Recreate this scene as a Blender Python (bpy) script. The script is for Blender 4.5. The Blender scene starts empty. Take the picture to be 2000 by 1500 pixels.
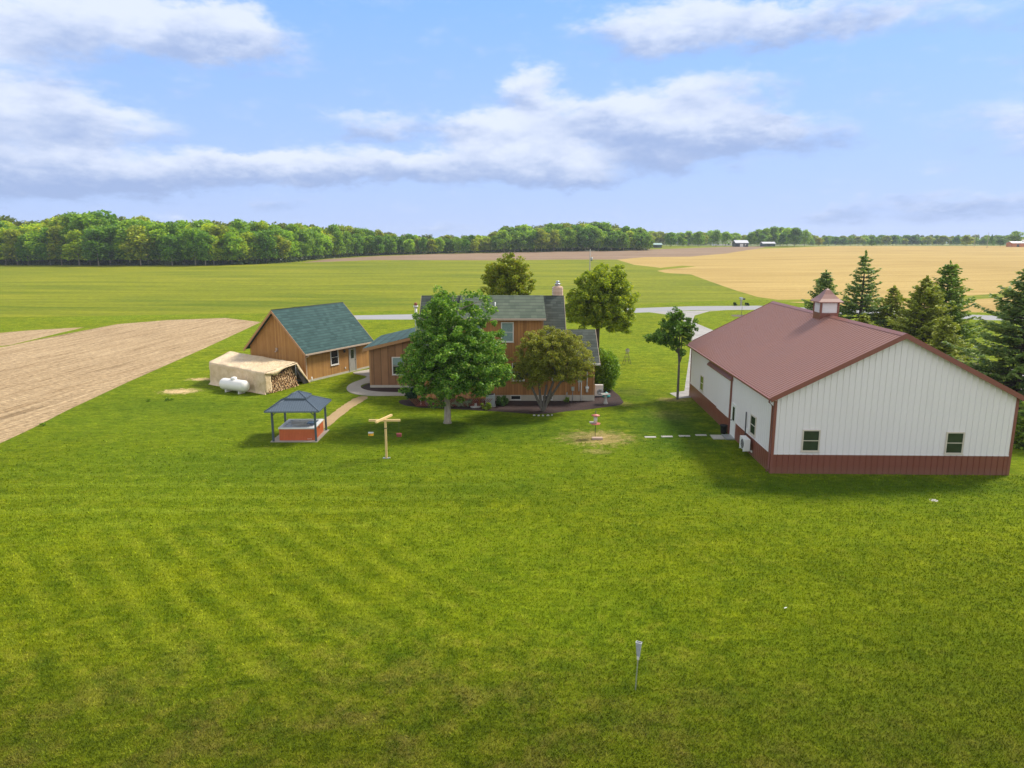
import bpy, math, random
import numpy as np
from mathutils import Vector, noise, geometry
from math import sin, cos, atan, atan2, asin, radians, pi, sqrt

sc = bpy.context.scene
C = sc.collection
random.seed(7); rng = np.random.default_rng(7)

# ------------------------------------------------------------------ camera, world, sun, exposure
F, HOR, CAMH = 1388.0, 474.0, 11.8
PITCH = atan((750-HOR)/F)
cam = bpy.data.cameras.new('camera'); cam.sensor_width = 36; cam.lens = F/2000*36
cam.clip_start = .5; cam.clip_end = 9000
co = bpy.data.objects.new('camera', cam); C.objects.link(co)
co.location = (0, 0, CAMH); co.rotation_euler = (pi/2-PITCH, 0, 0)
sc.camera = co
sc.view_settings.view_transform = 'Standard'; sc.view_settings.look = 'None'
sc.view_settings.gamma = 1; sc.view_settings.exposure = 0.9
sc.cycles.use_denoising = True
sc.cycles.max_bounces = 8; sc.cycles.transparent_max_bounces = 8

SUN_AZ = (0.85, 0.53)                       # horizontal direction towards the sun
SUN_EL = radians(47)
ln = bpy.data.lights.new('sun', 'SUN'); ln.energy = 2.9; ln.angle = radians(13); ln.color = (1, .94, .83)
lo = bpy.data.objects.new('sun', ln); C.objects.link(lo)
sd = Vector((SUN_AZ[0]*cos(SUN_EL), SUN_AZ[1]*cos(SUN_EL), sin(SUN_EL))).normalized()
lo.rotation_euler = sd.to_track_quat('Z', 'Y').to_euler(); lo.location = (60, 40, 50)

class NT:
    """small helper round a node tree"""
    def __init__(s, tree): s.t = tree; s.n = tree.nodes; s.l = tree.links
    def new(s, typ, ins=None, **kw):
        nd = s.n.new(typ)
        for k, v in kw.items(): setattr(nd, k, v)
        for k, v in (ins or {}).items(): s.put(nd.inputs[k], v)
        return nd
    def put(s, sock, v):
        if isinstance(v, bpy.types.NodeSocket): s.l.new(v, sock)
        elif isinstance(v, bpy.types.Node): s.l.new(v.outputs[0], sock)
        else:
            if sock.type == 'RGBA' and len(v) == 3: v = (*v, 1)
            sock.default_value = v
    def m(s, op, a, b=0.0, c=0.0, clamp=False):
        return s.new('ShaderNodeMath', {0: a, 1: b, 2: c}, operation=op, use_clamp=clamp).outputs[0]
    def vm(s, op, a, b=(0, 0, 0)):
        nd = s.new('ShaderNodeVectorMath', {0: a, 1: b}, operation=op)
        return nd.outputs['Value'] if op in ('LENGTH', 'DOT_PRODUCT') else nd.outputs[0]
    def noise(s, vec, scale, detail=4, rough=.55, out='Fac'):
        return s.new('ShaderNodeTexNoise', {'Vector': vec, 'Scale': scale, 'Detail': detail, 'Roughness': rough}).outputs[out]
    def mr(s, v, a, b, c=0., d=1., smooth=False):
        return s.new('ShaderNodeMapRange', {0: v, 1: a, 2: b, 3: c, 4: d}, interpolation_type='SMOOTHSTEP' if smooth else 'LINEAR').outputs[0]
    def mix(s, f, a, b, mode='MIX'):
        nd = s.new('ShaderNodeMix', data_type='RGBA', blend_type=mode)
        s.put(nd.inputs[0], f); s.put(nd.inputs[6], a); s.put(nd.inputs[7], b)
        return nd.outputs[2]
    def sep(s, v): return s.new('ShaderNodeSeparateXYZ', {0: v}).outputs
    def comb(s, x, y, z=0.): return s.new('ShaderNodeCombineXYZ', {0: x, 1: y, 2: z}).outputs[0]
    def scl(s, v, xyz): return s.vm('MULTIPLY', v, xyz)

def px_dir(x, y):
    u, v = (x-1000)/F, (y-750)/F
    return Vector((u, cos(PITCH)-v*sin(PITCH), -(v*cos(PITCH)+sin(PITCH)))).normalized()

def build_world():
    w = bpy.data.worlds.new("World"); sc.world = w; w.use_nodes = True
    N = NT(w.node_tree); N.n.clear()
    out = N.new('ShaderNodeOutputWorld')
    sky = N.new('ShaderNodeTexSky', sky_type='NISHITA', sun_disc=False, sun_elevation=SUN_EL,
                sun_rotation=atan2(SUN_AZ[0], SUN_AZ[1]), altitude=200, air_density=1.0, dust_density=.6, ozone_density=2.2)
    tc = N.new('ShaderNodeTexCoord').outputs['Generated']
    x, y, z = N.sep(tc)
    az = N.m('ARCTAN2', x, y); el = N.m('ARCSINE', z)
    # the pale veil of thin high cloud
    SCL = 1.0
    p = N.comb(az, N.m('MULTIPLY', el, 2.2))
    wn = N.noise(p, 7, 6, .6, 'Color')
    w1 = N.scl(N.vm('SUBTRACT', wn, (.5, .5, .5)), (.13, .055, 0))
    wn2 = N.noise(p, 30, 5, .62, 'Color')
    w2 = N.scl(N.vm('SUBTRACT', wn2, (.5, .5, .5)), (.045, .026, 0))
    q = N.vm('ADD', N.vm('ADD', N.comb(az, el), w1), w2)
    blobs = [(190,40,310,58,1.25,.2),(400,60,150,42,.8,.1),(80,228,190,42,.85,.1),(230,235,120,26,.4,0),(40,320,220,55,.85,-.2),(150,345,180,28,.8,-.45),
             (380,335,200,34,.95,0),(560,335,140,26,.9,.0),(690,325,130,36,1.1,.1),(850,330,130,32,.95,-.1),(980,290,130,62,1.25,.15),(1080,325,120,42,1.1,.1),
             (1030,175,68,38,.95,.1),(1150,225,130,42,.95,0),(1290,225,150,50,1.1,0),(1400,250,120,38,.85,-.2),(1410,172,110,32,.65,0),(1560,268,120,34,.65,-.2),
             (1290,275,210,48,.55,-.35),(900,250,200,30,.35,-.2),(1275,315,90,32,.85,-.2),(1160,356,90,18,.6,-.5),(720,245,105,26,.6,0),(1320,55,190,44,1.2,.1),(1600,25,220,30,.8,0),(1850,40,180,30,.4,0),
             (1820,408,180,22,.6,-.5),(1620,412,80,12,.4,-.4),(540,396,60,14,.4,-.4),(870,442,60,11,.35,-.3),(1140,428,60,9,.3,-.3),(360,422,60,11,.35,0),(1500,325,90,14,.3,-.3),
             (-260,120,260,90,.9,0),(2350,200,300,60,.9,0),(2500,380,260,30,.7,-.2),(600,-260,400,90,1,0),(1500,-330,500,80,1,0),(-500,300,300,50,.8,0)]
    acc = None; sh = None
    for (bx, by, rx, ry, d, s_) in blobs:
        dc = px_dir(bx, by); a0 = atan2(dc.x, dc.y); e0 = asin(dc.z)
        ra = rx/F*1.0; re = ry/F*.98
        ra *= 1.12; re *= 1.22
        v = N.vm('MULTIPLY', N.vm('SUBTRACT', q, (a0, e0, 0)), (1/ra, 1/re, 0))
        v = N.vm('MULTIPLY', v, (1, 1, 0))
        r = N.vm('LENGTH', v)
        f = N.mr(r, 1.25, .25, 0, d, True)
        vy = N.sep(v)[1]
        t = N.m('MULTIPLY', f, N.m('ADD', vy, s_))
        acc = f if acc is None else N.m('ADD', acc, f)
        sh = t if sh is None else N.m('ADD', sh, t)
    # unseen rest of the sky gets scattered cloud as well
    fine = N.noise(N.comb(N.m('MULTIPLY', az, 1.), N.m('MULTIPLY', el, 2.4)), 16, 8, .62)
    dens = N.m('ADD', acc, N.m('MULTIPLY', N.m('SUBTRACT', fine, .5), 2.1))
    al = N.mr(dens, .0, 1.15, 0, .93, True)
    behind = N.m('MULTIPLY', N.mr(N.noise(tc, 2.2, 6, .6), .5, .68, 0, .8, True), N.mr(el, .42, .6, 0, 1, True))
    shade = N.m('DIVIDE', sh, N.m('ADD', acc, .15))
    shade = N.m('ADD', shade, N.m('MULTIPLY', N.m('SUBTRACT', N.noise(p, 14, 6, .6), .5), 1.6))
    lit = N.mr(shade, -.65, .55, 0, 1, True)
    K = 1.0
    ccol = N.mix(lit, (.205, .270, .430), (.45, .488, .575))
    skyc = N.mix(1.0, N.mix(1.0, sky.outputs[0], (.115, .115, .115), 'MULTIPLY'), (.90, 1.0, 1.12), 'MULTIPLY')
    # thin haze low over the horizon
    hz = N.mr(el, -.02, .42, .97, .80, True)
    veil = N.mix(N.mr(el, .0, .34, 0, 1), (.285, .355, .545), (.128, .270, .55))
    skyc = N.mix(hz, skyc, veil)
    col = N.mix(al, skyc, ccol)
    # unseen cloud deck added overhead and behind the viewer as fill light, brightest low
    up = N.m('MAXIMUM', N.mr(el, .36, .62, 0, 1, True), N.mr(y, .30, -.2, 0, 1, True))
    deck = N.m('MULTIPLY', up, N.mr(N.noise(tc, 2.2, 6, .6), .34, .56, .45, 1, True))
    col = N.mix(deck, col, N.mix(N.mr(el, .15, .9), (.72, .74, .78), (.37, .38, .39)))
    bg = N.new('ShaderNodeBackground', {'Color': col, 'Strength': 1.0})
    N.l.new(bg.outputs[0], out.inputs[0])
build_world()

# ------------------------------------------------------------------ terrain height and picture-to-ground helper
def sstep(a, b, t):
    t = min(1, max(0, (t-a)/(b-a))); return t*t*(3-2*t)
def H(x, y):
    fx = .85+.15*math.tanh(x/120)
    z = 9.5*sstep(125, 640, y)*fx - 3.0*sstep(650, 1100, y)
    k = sstep(150, 260, y)
    z += k*(.35*sin(x*.021+.6)*sin(y*.013+1.1)+.5*sin(x*.008-.4+y*.004))
    return z
def ray(x, y):
    """where the line of sight through a photo pixel meets the ground"""
    u, v = (x-1000)/F, (y-750)/F
    fw = cos(PITCH)-v*sin(PITCH); dn = v*cos(PITCH)+sin(PITCH)
    r, s = dn/fw, u/fw
    prev = 5.
    Y = 5.
    while Y < 1500:
        if CAMH-r*Y <= H(s*Y, Y):
            a, b = prev, Y
            for _ in range(20):
                m_ = (a+b)/2
                if CAMH-r*m_ <= H(s*m_, m_): b = m_
                else: a = m_
            return s*b, b
        prev = Y; Y *= 1.01
    return s*640, 640.
def g3(x, y, dz=0.):
    a, b = ray(x, y); return Vector((a, b, H(a, b)+dz))

# ------------------------------------------------------------------ tagging
def tag(o, label=None, cat=None, group=None, kind=None):
    if label: o['label'] = label
    if cat: o['category'] = cat
    if group: o['group'] = group
    if kind: o['kind'] = kind
    return o
def empty(name, loc, rz=0, label=None, cat=None, group=None):
    o = bpy.data.objects.new(name, None); C.objects.link(o)
    o.location = loc; o.rotation_euler = (0, 0, rz); o.empty_display_size = .3
    return tag(o, label, cat, group)
def copy_tree(o, parent=None):
    c = o.copy(); C.objects.link(c)
    if parent is not None: c.parent = parent
    for ch in list(o.children): copy_tree(ch, c)
    return c

class MB:
    """collects faces, links them as one mesh object"""
    def __init__(s): s.v = []; s.f = []; s.sm = []
    def add(s, vs, fs, smooth=False):
        b = len(s.v); s.v += [tuple(p) for p in vs]
        for f in fs: s.f.append([b+i for i in f]); s.sm.append(smooth)
        return s
    def box(s, x0, x1, y0, y1, z0, z1):
        return s.add([(x0,y0,z0),(x1,y0,z0),(x1,y1,z0),(x0,y1,z0),(x0,y0,z1),(x1,y0,z1),(x1,y1,z1),(x0,y1,z1)],
                     [(0,3,2,1),(4,5,6,7),(0,1,5,4),(1,2,6,5),(2,3,7,6),(3,0,4,7)])
    def obox(s, o, u, v, w):
        o, u, v, w = map(Vector, (o, u, v, w))
        return s.add([o, o+u, o+u+v, o+v, o+w, o+u+w, o+u+v+w, o+v+w],
                     [(0,3,2,1),(4,5,6,7),(0,1,5,4),(1,2,6,5),(2,3,7,6),(3,0,4,7)])
    def slab(s, pts, d):
        """polygon pts extruded by vector d"""
        n = len(pts); pts = [Vector(p) for p in pts]; d = Vector(d)
        return s.add(pts+[p+d for p in pts], [list(range(n))[::-1], list(range(n, 2*n))]+[(i, (i+1) % n, n+(i+1) % n, n+i) for i in range(n)])
    def tube(s, pts, rs, n=8, cap=True, smooth=True):
        pts = [Vector(p) for p in pts]
        if not isinstance(rs, (list, tuple)): rs = [rs]*len(pts)
        vs = []; fs = []
        for i, p in enumerate(pts):
            d = (pts[min(i+1, len(pts)-1)]-pts[max(i-1, 0)]).normalized()
            a = d.orthogonal().normalized() if abs(d.z) < .9 else Vector((1, 0, 0))-d*d.x
            a.normalize(); b = d.cross(a)
            for k in range(n):
                t = 2*pi*k/n; vs.append(p+(a*cos(t)+b*sin(t))*rs[i])
        for i in range(len(pts)-1):
            for k in range(n):
                fs.append((i*n+k, i*n+(k+1) % n, (i+1)*n+(k+1) % n, (i+1)*n+k))
        if cap: fs += [tuple(range(n))[::-1], tuple(range(len(vs)-n, len(vs)))]
        k0 = len(s.sm); s.add(vs, fs, smooth)
        if cap: s.sm[-1] = s.sm[-2] = False
        return s
    def lathe(s, o, prof, n=20, smooth=True):
        o = Vector(o); vs = []; fs = []
        for r, z in prof:
            for k in range(n): vs.append(o+Vector((r*cos(2*pi*k/n), r*sin(2*pi*k/n), z)))
        for i in range(len(prof)-1):
            for k in range(n): fs.append((i*n+k, i*n+(k+1) % n, (i+1)*n+(k+1) % n, (i+1)*n+k))
        return s.add(vs, fs, smooth)
    def build(s, name, m, parent=None, bevel=0):
        me = bpy.data.meshes.new(name); me.from_pydata(s.v, [], s.f)
        me.polygons.foreach_set('use_smooth', s.sm)
        if m: me.materials.append(m)
        me.update()
        o = bpy.data.objects.new(name, me); C.objects.link(o)
        if parent: o.parent = parent
        if bevel:
            b = o.modifiers.new('bevel', 'BEVEL'); b.width = bevel; b.segments = 2; b.limit_method = 'ANGLE'
        return o

def pieces(mb, name, m, parent):
    """every loose piece of mb becomes a part of its own"""
    par = list(range(len(mb.v)))
    def find(i):
        while par[i] != i: par[i] = par[par[i]]; i = par[i]
        return i
    for f in mb.f:
        for i in f[1:]: par[find(i)] = find(f[0])
    grp = {}
    for f, sm in zip(mb.f, mb.sm): grp.setdefault(find(f[0]), []).append((f, sm))
    out = []
    for fs in grp.values():
        us = sorted({i for f, _ in fs for i in f}); ix = {v: k for k, v in enumerate(us)}
        q = MB(); q.v = [mb.v[i] for i in us]; q.f = [[ix[i] for i in f] for f, _ in fs]; q.sm = [x for _, x in fs]
        out.append(q.build(name, m, parent))
    return out

# ------------------------------------------------------------------ materials
MATS = {}
def newmat(name):
    m = bpy.data.materials.new(name); m.use_nodes = True
    N = NT(m.node_tree); N.b = N.n['Principled BSDF']; N.mat = m
    MATS[name] = m
    return N
def bump(N, h, dist=.02, strength=1.):
    nd = N.new('ShaderNodeBump', {'Height': h, 'Distance': dist, 'Strength': strength})
    N.l.new(nd.outputs[0], N.b.inputs['Normal'])
def simple(name, col, rough=.6, metal=0., var=.15, scale=6, spec=.5, bmp=0.):
    N = newmat(name)
    tc = N.new('ShaderNodeTexCoord').outputs['Object']
    f = N.noise(tc, scale, 6, .65)
    c = N.mix(f, tuple(k*(1-var) for k in col), tuple(min(1, k*(1+var)) for k in col))
    N.put(N.b.inputs['Base Color'], c)
    N.put(N.b.inputs['Roughness'], N.mr(f, .2, .8, max(.05, rough-.08), min(1, rough+.08)))
    N.b.inputs['Metallic'].default_value = metal; N.b.inputs['Specular IOR Level'].default_value = spec
    if bmp: bump(N, f, bmp)
    return N.mat
def wallu(N):
    """coordinate running along an upright wall, whatever way it faces, and height"""
    t = N.new('ShaderNodeTexCoord'); x, y, z = N.sep(t.outputs['Object']); nx, ny, nz = N.sep(t.outputs['Normal'])
    sel = N.m('GREATER_THAN', N.m('ABSOLUTE', nx), N.m('ABSOLUTE', ny))
    u = N.m('ADD', N.m('MULTIPLY', y, sel), N.m('MULTIPLY', x, N.m('SUBTRACT', 1., sel)))
    return u, z, t.outputs['Object']
def m_siding(name, c0, c1, board=.2):
    N = newmat(name); u, z, o = wallu(N)
    b = N.m('DIVIDE', u, board); cell = N.m('FLOOR', b); fr = N.m('FRACT', b)
    rnd = N.new('ShaderNodeTexWhiteNoise', {'W': cell}, noise_dimensions='1D').outputs['Value']
    st = N.noise(N.comb(N.m('MULTIPLY', u, 26), N.m('MULTIPLY', z, 1.1), rnd), 1.0, 6, .65)
    bl = N.noise(o, .9, 4, .6)
    f = N.m('ADD', N.m('MULTIPLY', rnd, .45), N.m('ADD', N.m('MULTIPLY', st, .75), N.m('MULTIPLY', bl, .55)))
    c = N.mix(N.mr(f, .45, 1.3), c0, c1)
    dark = N.m('MULTIPLY', N.mr(N.noise(N.comb(N.m('MULTIPLY', u, 9), N.m('MULTIPLY', z, .6)), 1., 5, .7), .55, .75), .45)
    c = N.mix(dark, c, tuple(k*.45 for k in c0))
    edge = N.m('MINIMUM', fr, N.m('SUBTRACT', 1., fr))
    gr = N.mr(edge, .0, .09, 1, 0)
    c = N.mix(N.m('MULTIPLY', gr, .65), c, tuple(k*.3 for k in c0))  # groove shade painted in as a darker line
    N.put(N.b.inputs['Base Color'], c); N.b.inputs['Roughness'].default_value = .8
    bump(N, N.m('SUBTRACT', N.m('MULTIPLY', st, .25), gr), .012)
    return N.mat
def m_shingle(name, c0, c1, zk=1.4, tab=.42, row=.27):
    N = newmat(name); t = N.new('ShaderNodeTexCoord')
    x, y, z = N.sep(t.outputs['Object']); nx, ny, nz = N.sep(t.outputs['Normal'])
    sel = N.m('GREATER_THAN', N.m('ABSOLUTE', nx), N.m('ABSOLUTE', ny))
    u = N.m('ADD', N.m('MULTIPLY', y, sel), N.m('MULTIPLY', x, N.m('SUBTRACT', 1., sel)))
    r = N.m('DIVIDE', N.m('MULTIPLY', z, zk), row); ri = N.m('FLOOR', r); rf = N.m('FRACT', r)
    off = N.new('ShaderNodeTexWhiteNoise', {'W': ri}, noise_dimensions='1D').outputs['Value']
    cu = N.m('ADD', N.m('DIVIDE', u, tab), N.m('MULTIPLY', off, 3.))
    rnd = N.new('ShaderNodeTexWhiteNoise', {'Vector': N.comb(N.m('FLOOR', cu), ri)}, noise_dimensions='2D').outputs['Value']
    gr = N.noise(t.outputs['Object'], 60, 3, .7); bl = N.noise(t.outputs['Object'], .6, 4, .6)
    f = N.m('ADD', N.m('MULTIPLY', rnd, .55), N.m('ADD', N.m('MULTIPLY', gr, .35), N.m('MULTIPLY', bl, .5)))
    c = N.mix(N.mr(f, .3, 1.1), c0, c1)
    ln_ = N.mr(rf, .0, .3, .8, 0)
    c = N.mix(ln_, c, tuple(k*.3 for k in c0))
    N.put(N.b.inputs['Base Color'], c); N.b.inputs['Roughness'].default_value = .9
    bump(N, N.m('ADD', rf, N.m('MULTIPLY', rnd, .4)), .012)
    return N.mat
def m_leaf(name, c0, c1, c2=None, trans=.35, use_obj=False, nsc=.9, rough=.5):
    """foliage: each leaf its own tone, clumps of lighter and darker growth"""
    N = newmat(name)
    g = N.new('ShaderNodeNewGeometry'); t = N.new('ShaderNodeTexCoord').outputs['Object']
    isl = g.outputs['Random Per Island']
    f = N.m('ADD', N.m('MULTIPLY', isl, .6), N.m('MULTIPLY', N.noise(t, nsc, 4, .6), .8))
    c = N.mix(N.mr(f, .35, 1.05), c0, c1)
    if c2: c = N.mix(N.mr(N.m('FRACT', N.m('MULTIPLY', isl, 37.7)), .8, 1., 0, .8), c, c2)
    if use_obj:
        oc = N.new('ShaderNodeObjectInfo').outputs['Color']; c = N.mix(1., c, oc, 'MULTIPLY')
    N.put(N.b.inputs['Base Color'], c); N.b.inputs['Roughness'].default_value = rough; N.b.inputs['Specular IOR Level'].default_value = .3
    tr = N.new('ShaderNodeBsdfTranslucent'); N.put(tr.inputs[0], N.mix(1., c, (1.25, 1.15, .6), 'MULTIPLY'))
    mx = N.new('ShaderNodeMixShader', {0: trans}); N.l.new(N.b.outputs[0], mx.inputs[1]); N.l.new(tr.outputs[0], mx.inputs[2])
    N.l.new(mx.outputs[0], N.n['Material Output'].inputs[0])
    return N.mat
def m_glass(name, col=(.02, .025, .025)):
    N = newmat(name); t = N.new('ShaderNodeTexCoord').outputs['Object']
    c = N.mix(N.noise(t, 1.7, 3), tuple(k*.5 for k in col), tuple(k*1.6 for k in col))
    N.put(N.b.inputs['Base Color'], c); N.b.inputs['Roughness'].default_value = .07; N.b.inputs['Specular IOR Level'].default_value = .6
    return N.mat

# ground materials ---------------------------------------------------
def spot(N, x, y, cx, cy, rx, ry, soft=.7, rag=None):
    dx = N.m('DIVIDE', N.m('SUBTRACT', x, cx), rx); dy = N.m('DIVIDE', N.m('SUBTRACT', y, cy), ry)
    d = N.m('SQRT', N.m('ADD', N.m('MULTIPLY', dx, dx), N.m('MULTIPLY', dy, dy)))
    if rag is not None: d = N.m('ADD', d, rag)
    return N.mr(d, 1.15, 1.15-soft, 0, 1, True)
def lawn_color(N):
    P = N.new('ShaderNodeNewGeometry').outputs['Position']
    x, y, z = N.sep(P)
    big = N.noise(P, .07, 4, .55); mid = N.noise(P, .35, 5, .6); sm = N.noise(P, 2.2, 5, .65); fi = N.noise(P, 16, 4, .75)
    grain = N.noise(P, 55, 2, .8)
    # tufts lie in short streaks
    f = N.m('ADD', N.m('MULTIPLY', mid, .55), N.m('MULTIPLY', sm, .45))
    c = N.mix(N.mr(f, .33, .68), (.075, .122, .003), (.225, .258, .006))
    c = N.mix(N.mr(big, .4, .62, 0, .6), c, (.15, .22, .007))
    # mower passes
    s1 = N.m('ADD', N.m('MULTIPLY', x, .73), N.m('MULTIPLY', y, .68))
    s1 = N.m('ADD', s1, N.m('MULTIPLY', N.noise(P, .16, 3, .5), 1.5))
    st = N.m('SINE', N.m('MULTIPLY', s1, 2*pi/1.25))
    rg = N.m('MULTIPLY', N.m('SUBTRACT', N.noise(P, .5, 4, .6), .5), 1.6)
    msk = N.m('MULTIPLY', spot(N, x, y, -10.5, 23, 12, 7.5, .8, rg), N.mr(N.noise(P, .4, 3, .5), .3, .6, .3, 1))
    s2 = N.m('SINE', N.m('MULTIPLY', N.m('ADD', y, N.m('MULTIPLY', mid, 1.6)), 2*pi/1.7))
    far = N.mr(y, 40, 70)
    c = N.mix(N.m('MULTIPLY', N.mr(s2, 0, 1), N.m('ADD', N.m('MULTIPLY', spot(N, x, y, -14, 33, 16, 6.5, .7, rg), .38), N.m('ADD', .07, N.m('MULTIPLY', far, .20)))), c, (.23, .30, .02))
    # worn and dry places, darker green zones, painted shade spots
    rag = N.m('MULTIPLY', N.m('SUBTRACT', N.noise(P, .8, 6, .7), .5), 2.2)
    rag2 = N.m('MULTIPLY', N.m('SUBTRACT', N.noise(P, 2.4, 6, .7), .5), 2.6)
    dry = (.21, .175, .040); straw = (.36, .27, .10); deep = (.030, .078, .005)  # deep: dark green for the painted shade spots
    dn = N.m('MULTIPLY', N.mr(N.noise(P, .55, 6, .7), .47, .62), N.mr(N.m('ADD', y, N.m('MULTIPLY', N.m('ABSOLUTE', N.m('ADD', x, 5)), .22)), 22, 16, 0, 1, True))
    c = N.mix(N.m('MULTIPLY', dn, 1.), c, dry)
    nb = N.m('ADD', .30, N.m('MULTIPLY', N.mr(y, 23, 16, 0, .7, True), N.mr(x, 10, -2, .4, 1)))
    cl = N.noise(P, 1.3, 5, .72); cl2 = N.noise(N.vm('ADD', P, (40, 7, 0)), .55, 5, .7)
    c = N.mix(N.m('MULTIPLY', nb, N.mr(cl, .50, .64, 0, .8)), c, (.042, .085, .004)); c = N.mix(N.m('MULTIPLY', nb, N.mr(cl2, .52, .66, 0, .8)), c, (.055, .110, .004)); c = N.mix(N.m('MULTIPLY', nb, N.mr(cl, .48, .36, 0, .7)), c, (.27, .255, .030))
    c = N.mix(N.m('MULTIPLY', N.mr(N.m('ABSOLUTE', N.m('SUBTRACT', y, 46)), 20, 6, 0, .36, True), 1.), c, (.062, .115, .004))  # mid-yard band: deeper grass tone with some shade painted in
    c = N.mix(N.m('MULTIPLY', N.mr(y, 21.5, 15., 0, 1, True), .55), c, (.070, .085, .006))  # darker olive towards the near edge
    c = N.mix(N.m('MULTIPLY', spot(N, x, y, 18, 20, 12, 7, .9, rag), .35), c, (.085, .12, .004))
    for (cx, cy, rx, ry, k, cc) in [(5.3, 42.3, 2.6, 2.0, .8, straw), (4.9, 39.4, 1.0, .6, .45, straw), (12.4, 53.2, 1.5, .9, .6, straw), (11, 48, 1.6, 2., .3, straw),
                                    (8.2, 51.8, .9, 1.0, .35, straw), (9.5, 56, 1.4, 1.8, .3, dry), (-33, 55, 3.2, 3.0, .0, dry),
                                    (-26.9, 56.3, 1.7, 1.2, 1., (.55, .41, .18)), (-27.4, 61.5, 1.3, .8, 1., (.50, .37, .16)), (-3.8, 27, 4, 1.3, .0, dry)]:
        c = N.mix(N.m('MULTIPLY', spot(N, x, y, cx, cy, rx, ry, .9, rag2), k), c, cc)
    for (cx, cy, rx, ry, k) in [(-3, 44.5, 11, 4.2, .6), (10.5, 45, 4., 7, .75), (9.5, 55, 2., 4., .45), (-14, 36.5, 9, 3.5, .3), (17, 33.4, 11, 2.4, .6), (-24, 51, 8, 3, .3), (9, 40, 3, 2, .3),(-2,33,9,2.5,.25)]:  # shade by the barn and before the house, painted into the grass
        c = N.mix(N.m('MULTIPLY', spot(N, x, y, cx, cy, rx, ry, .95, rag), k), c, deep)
    c = N.mix(N.m('MULTIPLY', N.mr(st, .1, 1), N.m('MULTIPLY', msk, .38)), c, (.29, .32, .020))
    c = N.mix(N.m('MULTIPLY', N.mr(st, -.1, -1), N.m('MULTIPLY', msk, .34)), c, (.060, .100, .003))
    # blade grain
    strk = N.noise(N.comb(N.m('MULTIPLY', x, 1.6), N.m('MULTIPLY', y, 5.)), 1., 6, .7)
    c = N.mix(1., c, N.mix(N.mr(strk, .32, .68), (.72, .74, .66), (1.26, 1.24, 1.32)), 'MULTIPLY')
    n5 = N.noise(N.scl(P, (1., 1.5, 1.)), 4.2, 5, .82); n6 = N.noise(N.scl(P, (.7, 1.6, 1.)), 1.1, 5, .75)
    fr2 = N.mr(y, 26, 46)
    c = N.mix(fr2, c, N.mix(1., N.mix(1., c, N.mix(N.mr(n5, .34, .66), (.50, .54, .45), (1.52, 1.46, 1.7)), 'MULTIPLY'), N.mix(N.mr(n6, .36, .64), (.74, .78, .70), (1.28, 1.22, 1.4)), 'MULTIPLY'))
    gmix = N.m('ADD', N.m('MULTIPLY', fi, .5), N.m('MULTIPLY', grain, .5))
    c = N.mix(1., c, N.mix(N.mr(gmix, .36, .66), (.58, .60, .5), (1.38, 1.33, 1.5)), 'MULTIPLY')
    return c, gmix, sm, P
def m_lawn():
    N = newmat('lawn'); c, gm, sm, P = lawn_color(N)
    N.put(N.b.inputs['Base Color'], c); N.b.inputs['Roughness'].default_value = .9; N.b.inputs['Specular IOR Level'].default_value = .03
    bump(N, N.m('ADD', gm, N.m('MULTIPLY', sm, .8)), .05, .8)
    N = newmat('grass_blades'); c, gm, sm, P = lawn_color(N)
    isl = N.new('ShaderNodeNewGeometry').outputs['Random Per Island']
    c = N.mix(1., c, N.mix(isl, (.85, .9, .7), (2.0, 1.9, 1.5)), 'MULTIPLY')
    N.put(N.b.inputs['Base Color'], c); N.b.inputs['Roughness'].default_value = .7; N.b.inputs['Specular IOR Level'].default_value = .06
m_lawn()
def m_field(name, cols, sx, sy, rot=0., fine=3., amp=1., warp=1.):
    N = newmat(name); P = N.new('ShaderNodeNewGeometry').outputs['Position']
    mp = N.new('ShaderNodeMapping', {'Vector': P, 'Rotation': (0, 0, rot)}).outputs[0]
    wv = N.noise(P, .012, 3, .5); x, y, z = N.sep(mp)
    yy = N.m('ADD', y, N.m('MULTIPLY', wv, 14.*warp))
    st = N.noise(N.comb(N.m('MULTIPLY', x, sx), N.m('MULTIPLY', yy, sy)), 1., 6, .6)
    st2 = N.noise(N.comb(N.m('MULTIPLY', x, sx*4), N.m('MULTIPLY', yy, sy*3.5)), 1., 5, .6)
    bg = N.noise(P, .012, 4, .55); fi = N.noise(P, fine, 5, .75)
    f = N.m('ADD', N.m('MULTIPLY', st, .8), N.m('ADD', N.m('MULTIPLY', st2, .95), N.m('MULTIPLY', bg, .4)))
    c = N.mix(N.mr(f, .82, 1.30), cols[0], cols[1])
    if len(cols) > 2: c = N.mix(N.mr(N.noise(N.comb(N.m('MULTIPLY', x, sx*1.5), N.m('MULTIPLY', yy, sy*.7), 4.), 1., 5, .6), .55, .72, 0, .7), c, cols[2])
    c = N.mix(1., c, N.mix(N.mr(fi, .3, .7), (1-.32*amp,)*3, (1+.32*amp,)*3), 'MULTIPLY')
    N.put(N.b.inputs['Base Color'], c); N.b.inputs['Roughness'].default_value = .95; N.b.inputs['Specular IOR Level'].default_value = .1
    bump(N, fi, .12, .6)
    return N
m_field('green_field', [(.105, .140, .003), (.240, .240, .010), (.068, .115, .005)], .007, .06, .04, .9, .9)
m_field('wheat', [(.34, .225, .066), (.46, .325, .112), (.28, .185, .050)], .008, .07, -.03, 1.6, .55)
m_field('tilled', [(.20, .132, .082), (.30, .21, .14), (.16, .10, .06)], .01, .10, .05, 1., .5)
m_field('far_field', [(.08, .13, .035), (.12, .17, .05)], .01, .10, .05, 1., .5)
m_field('stubble', [(.250, .165, .085), (.46, .335, .195), (.155, .100, .050)], .05, 1.1, -1.48, 2.6, 1.6, .05)
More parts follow.
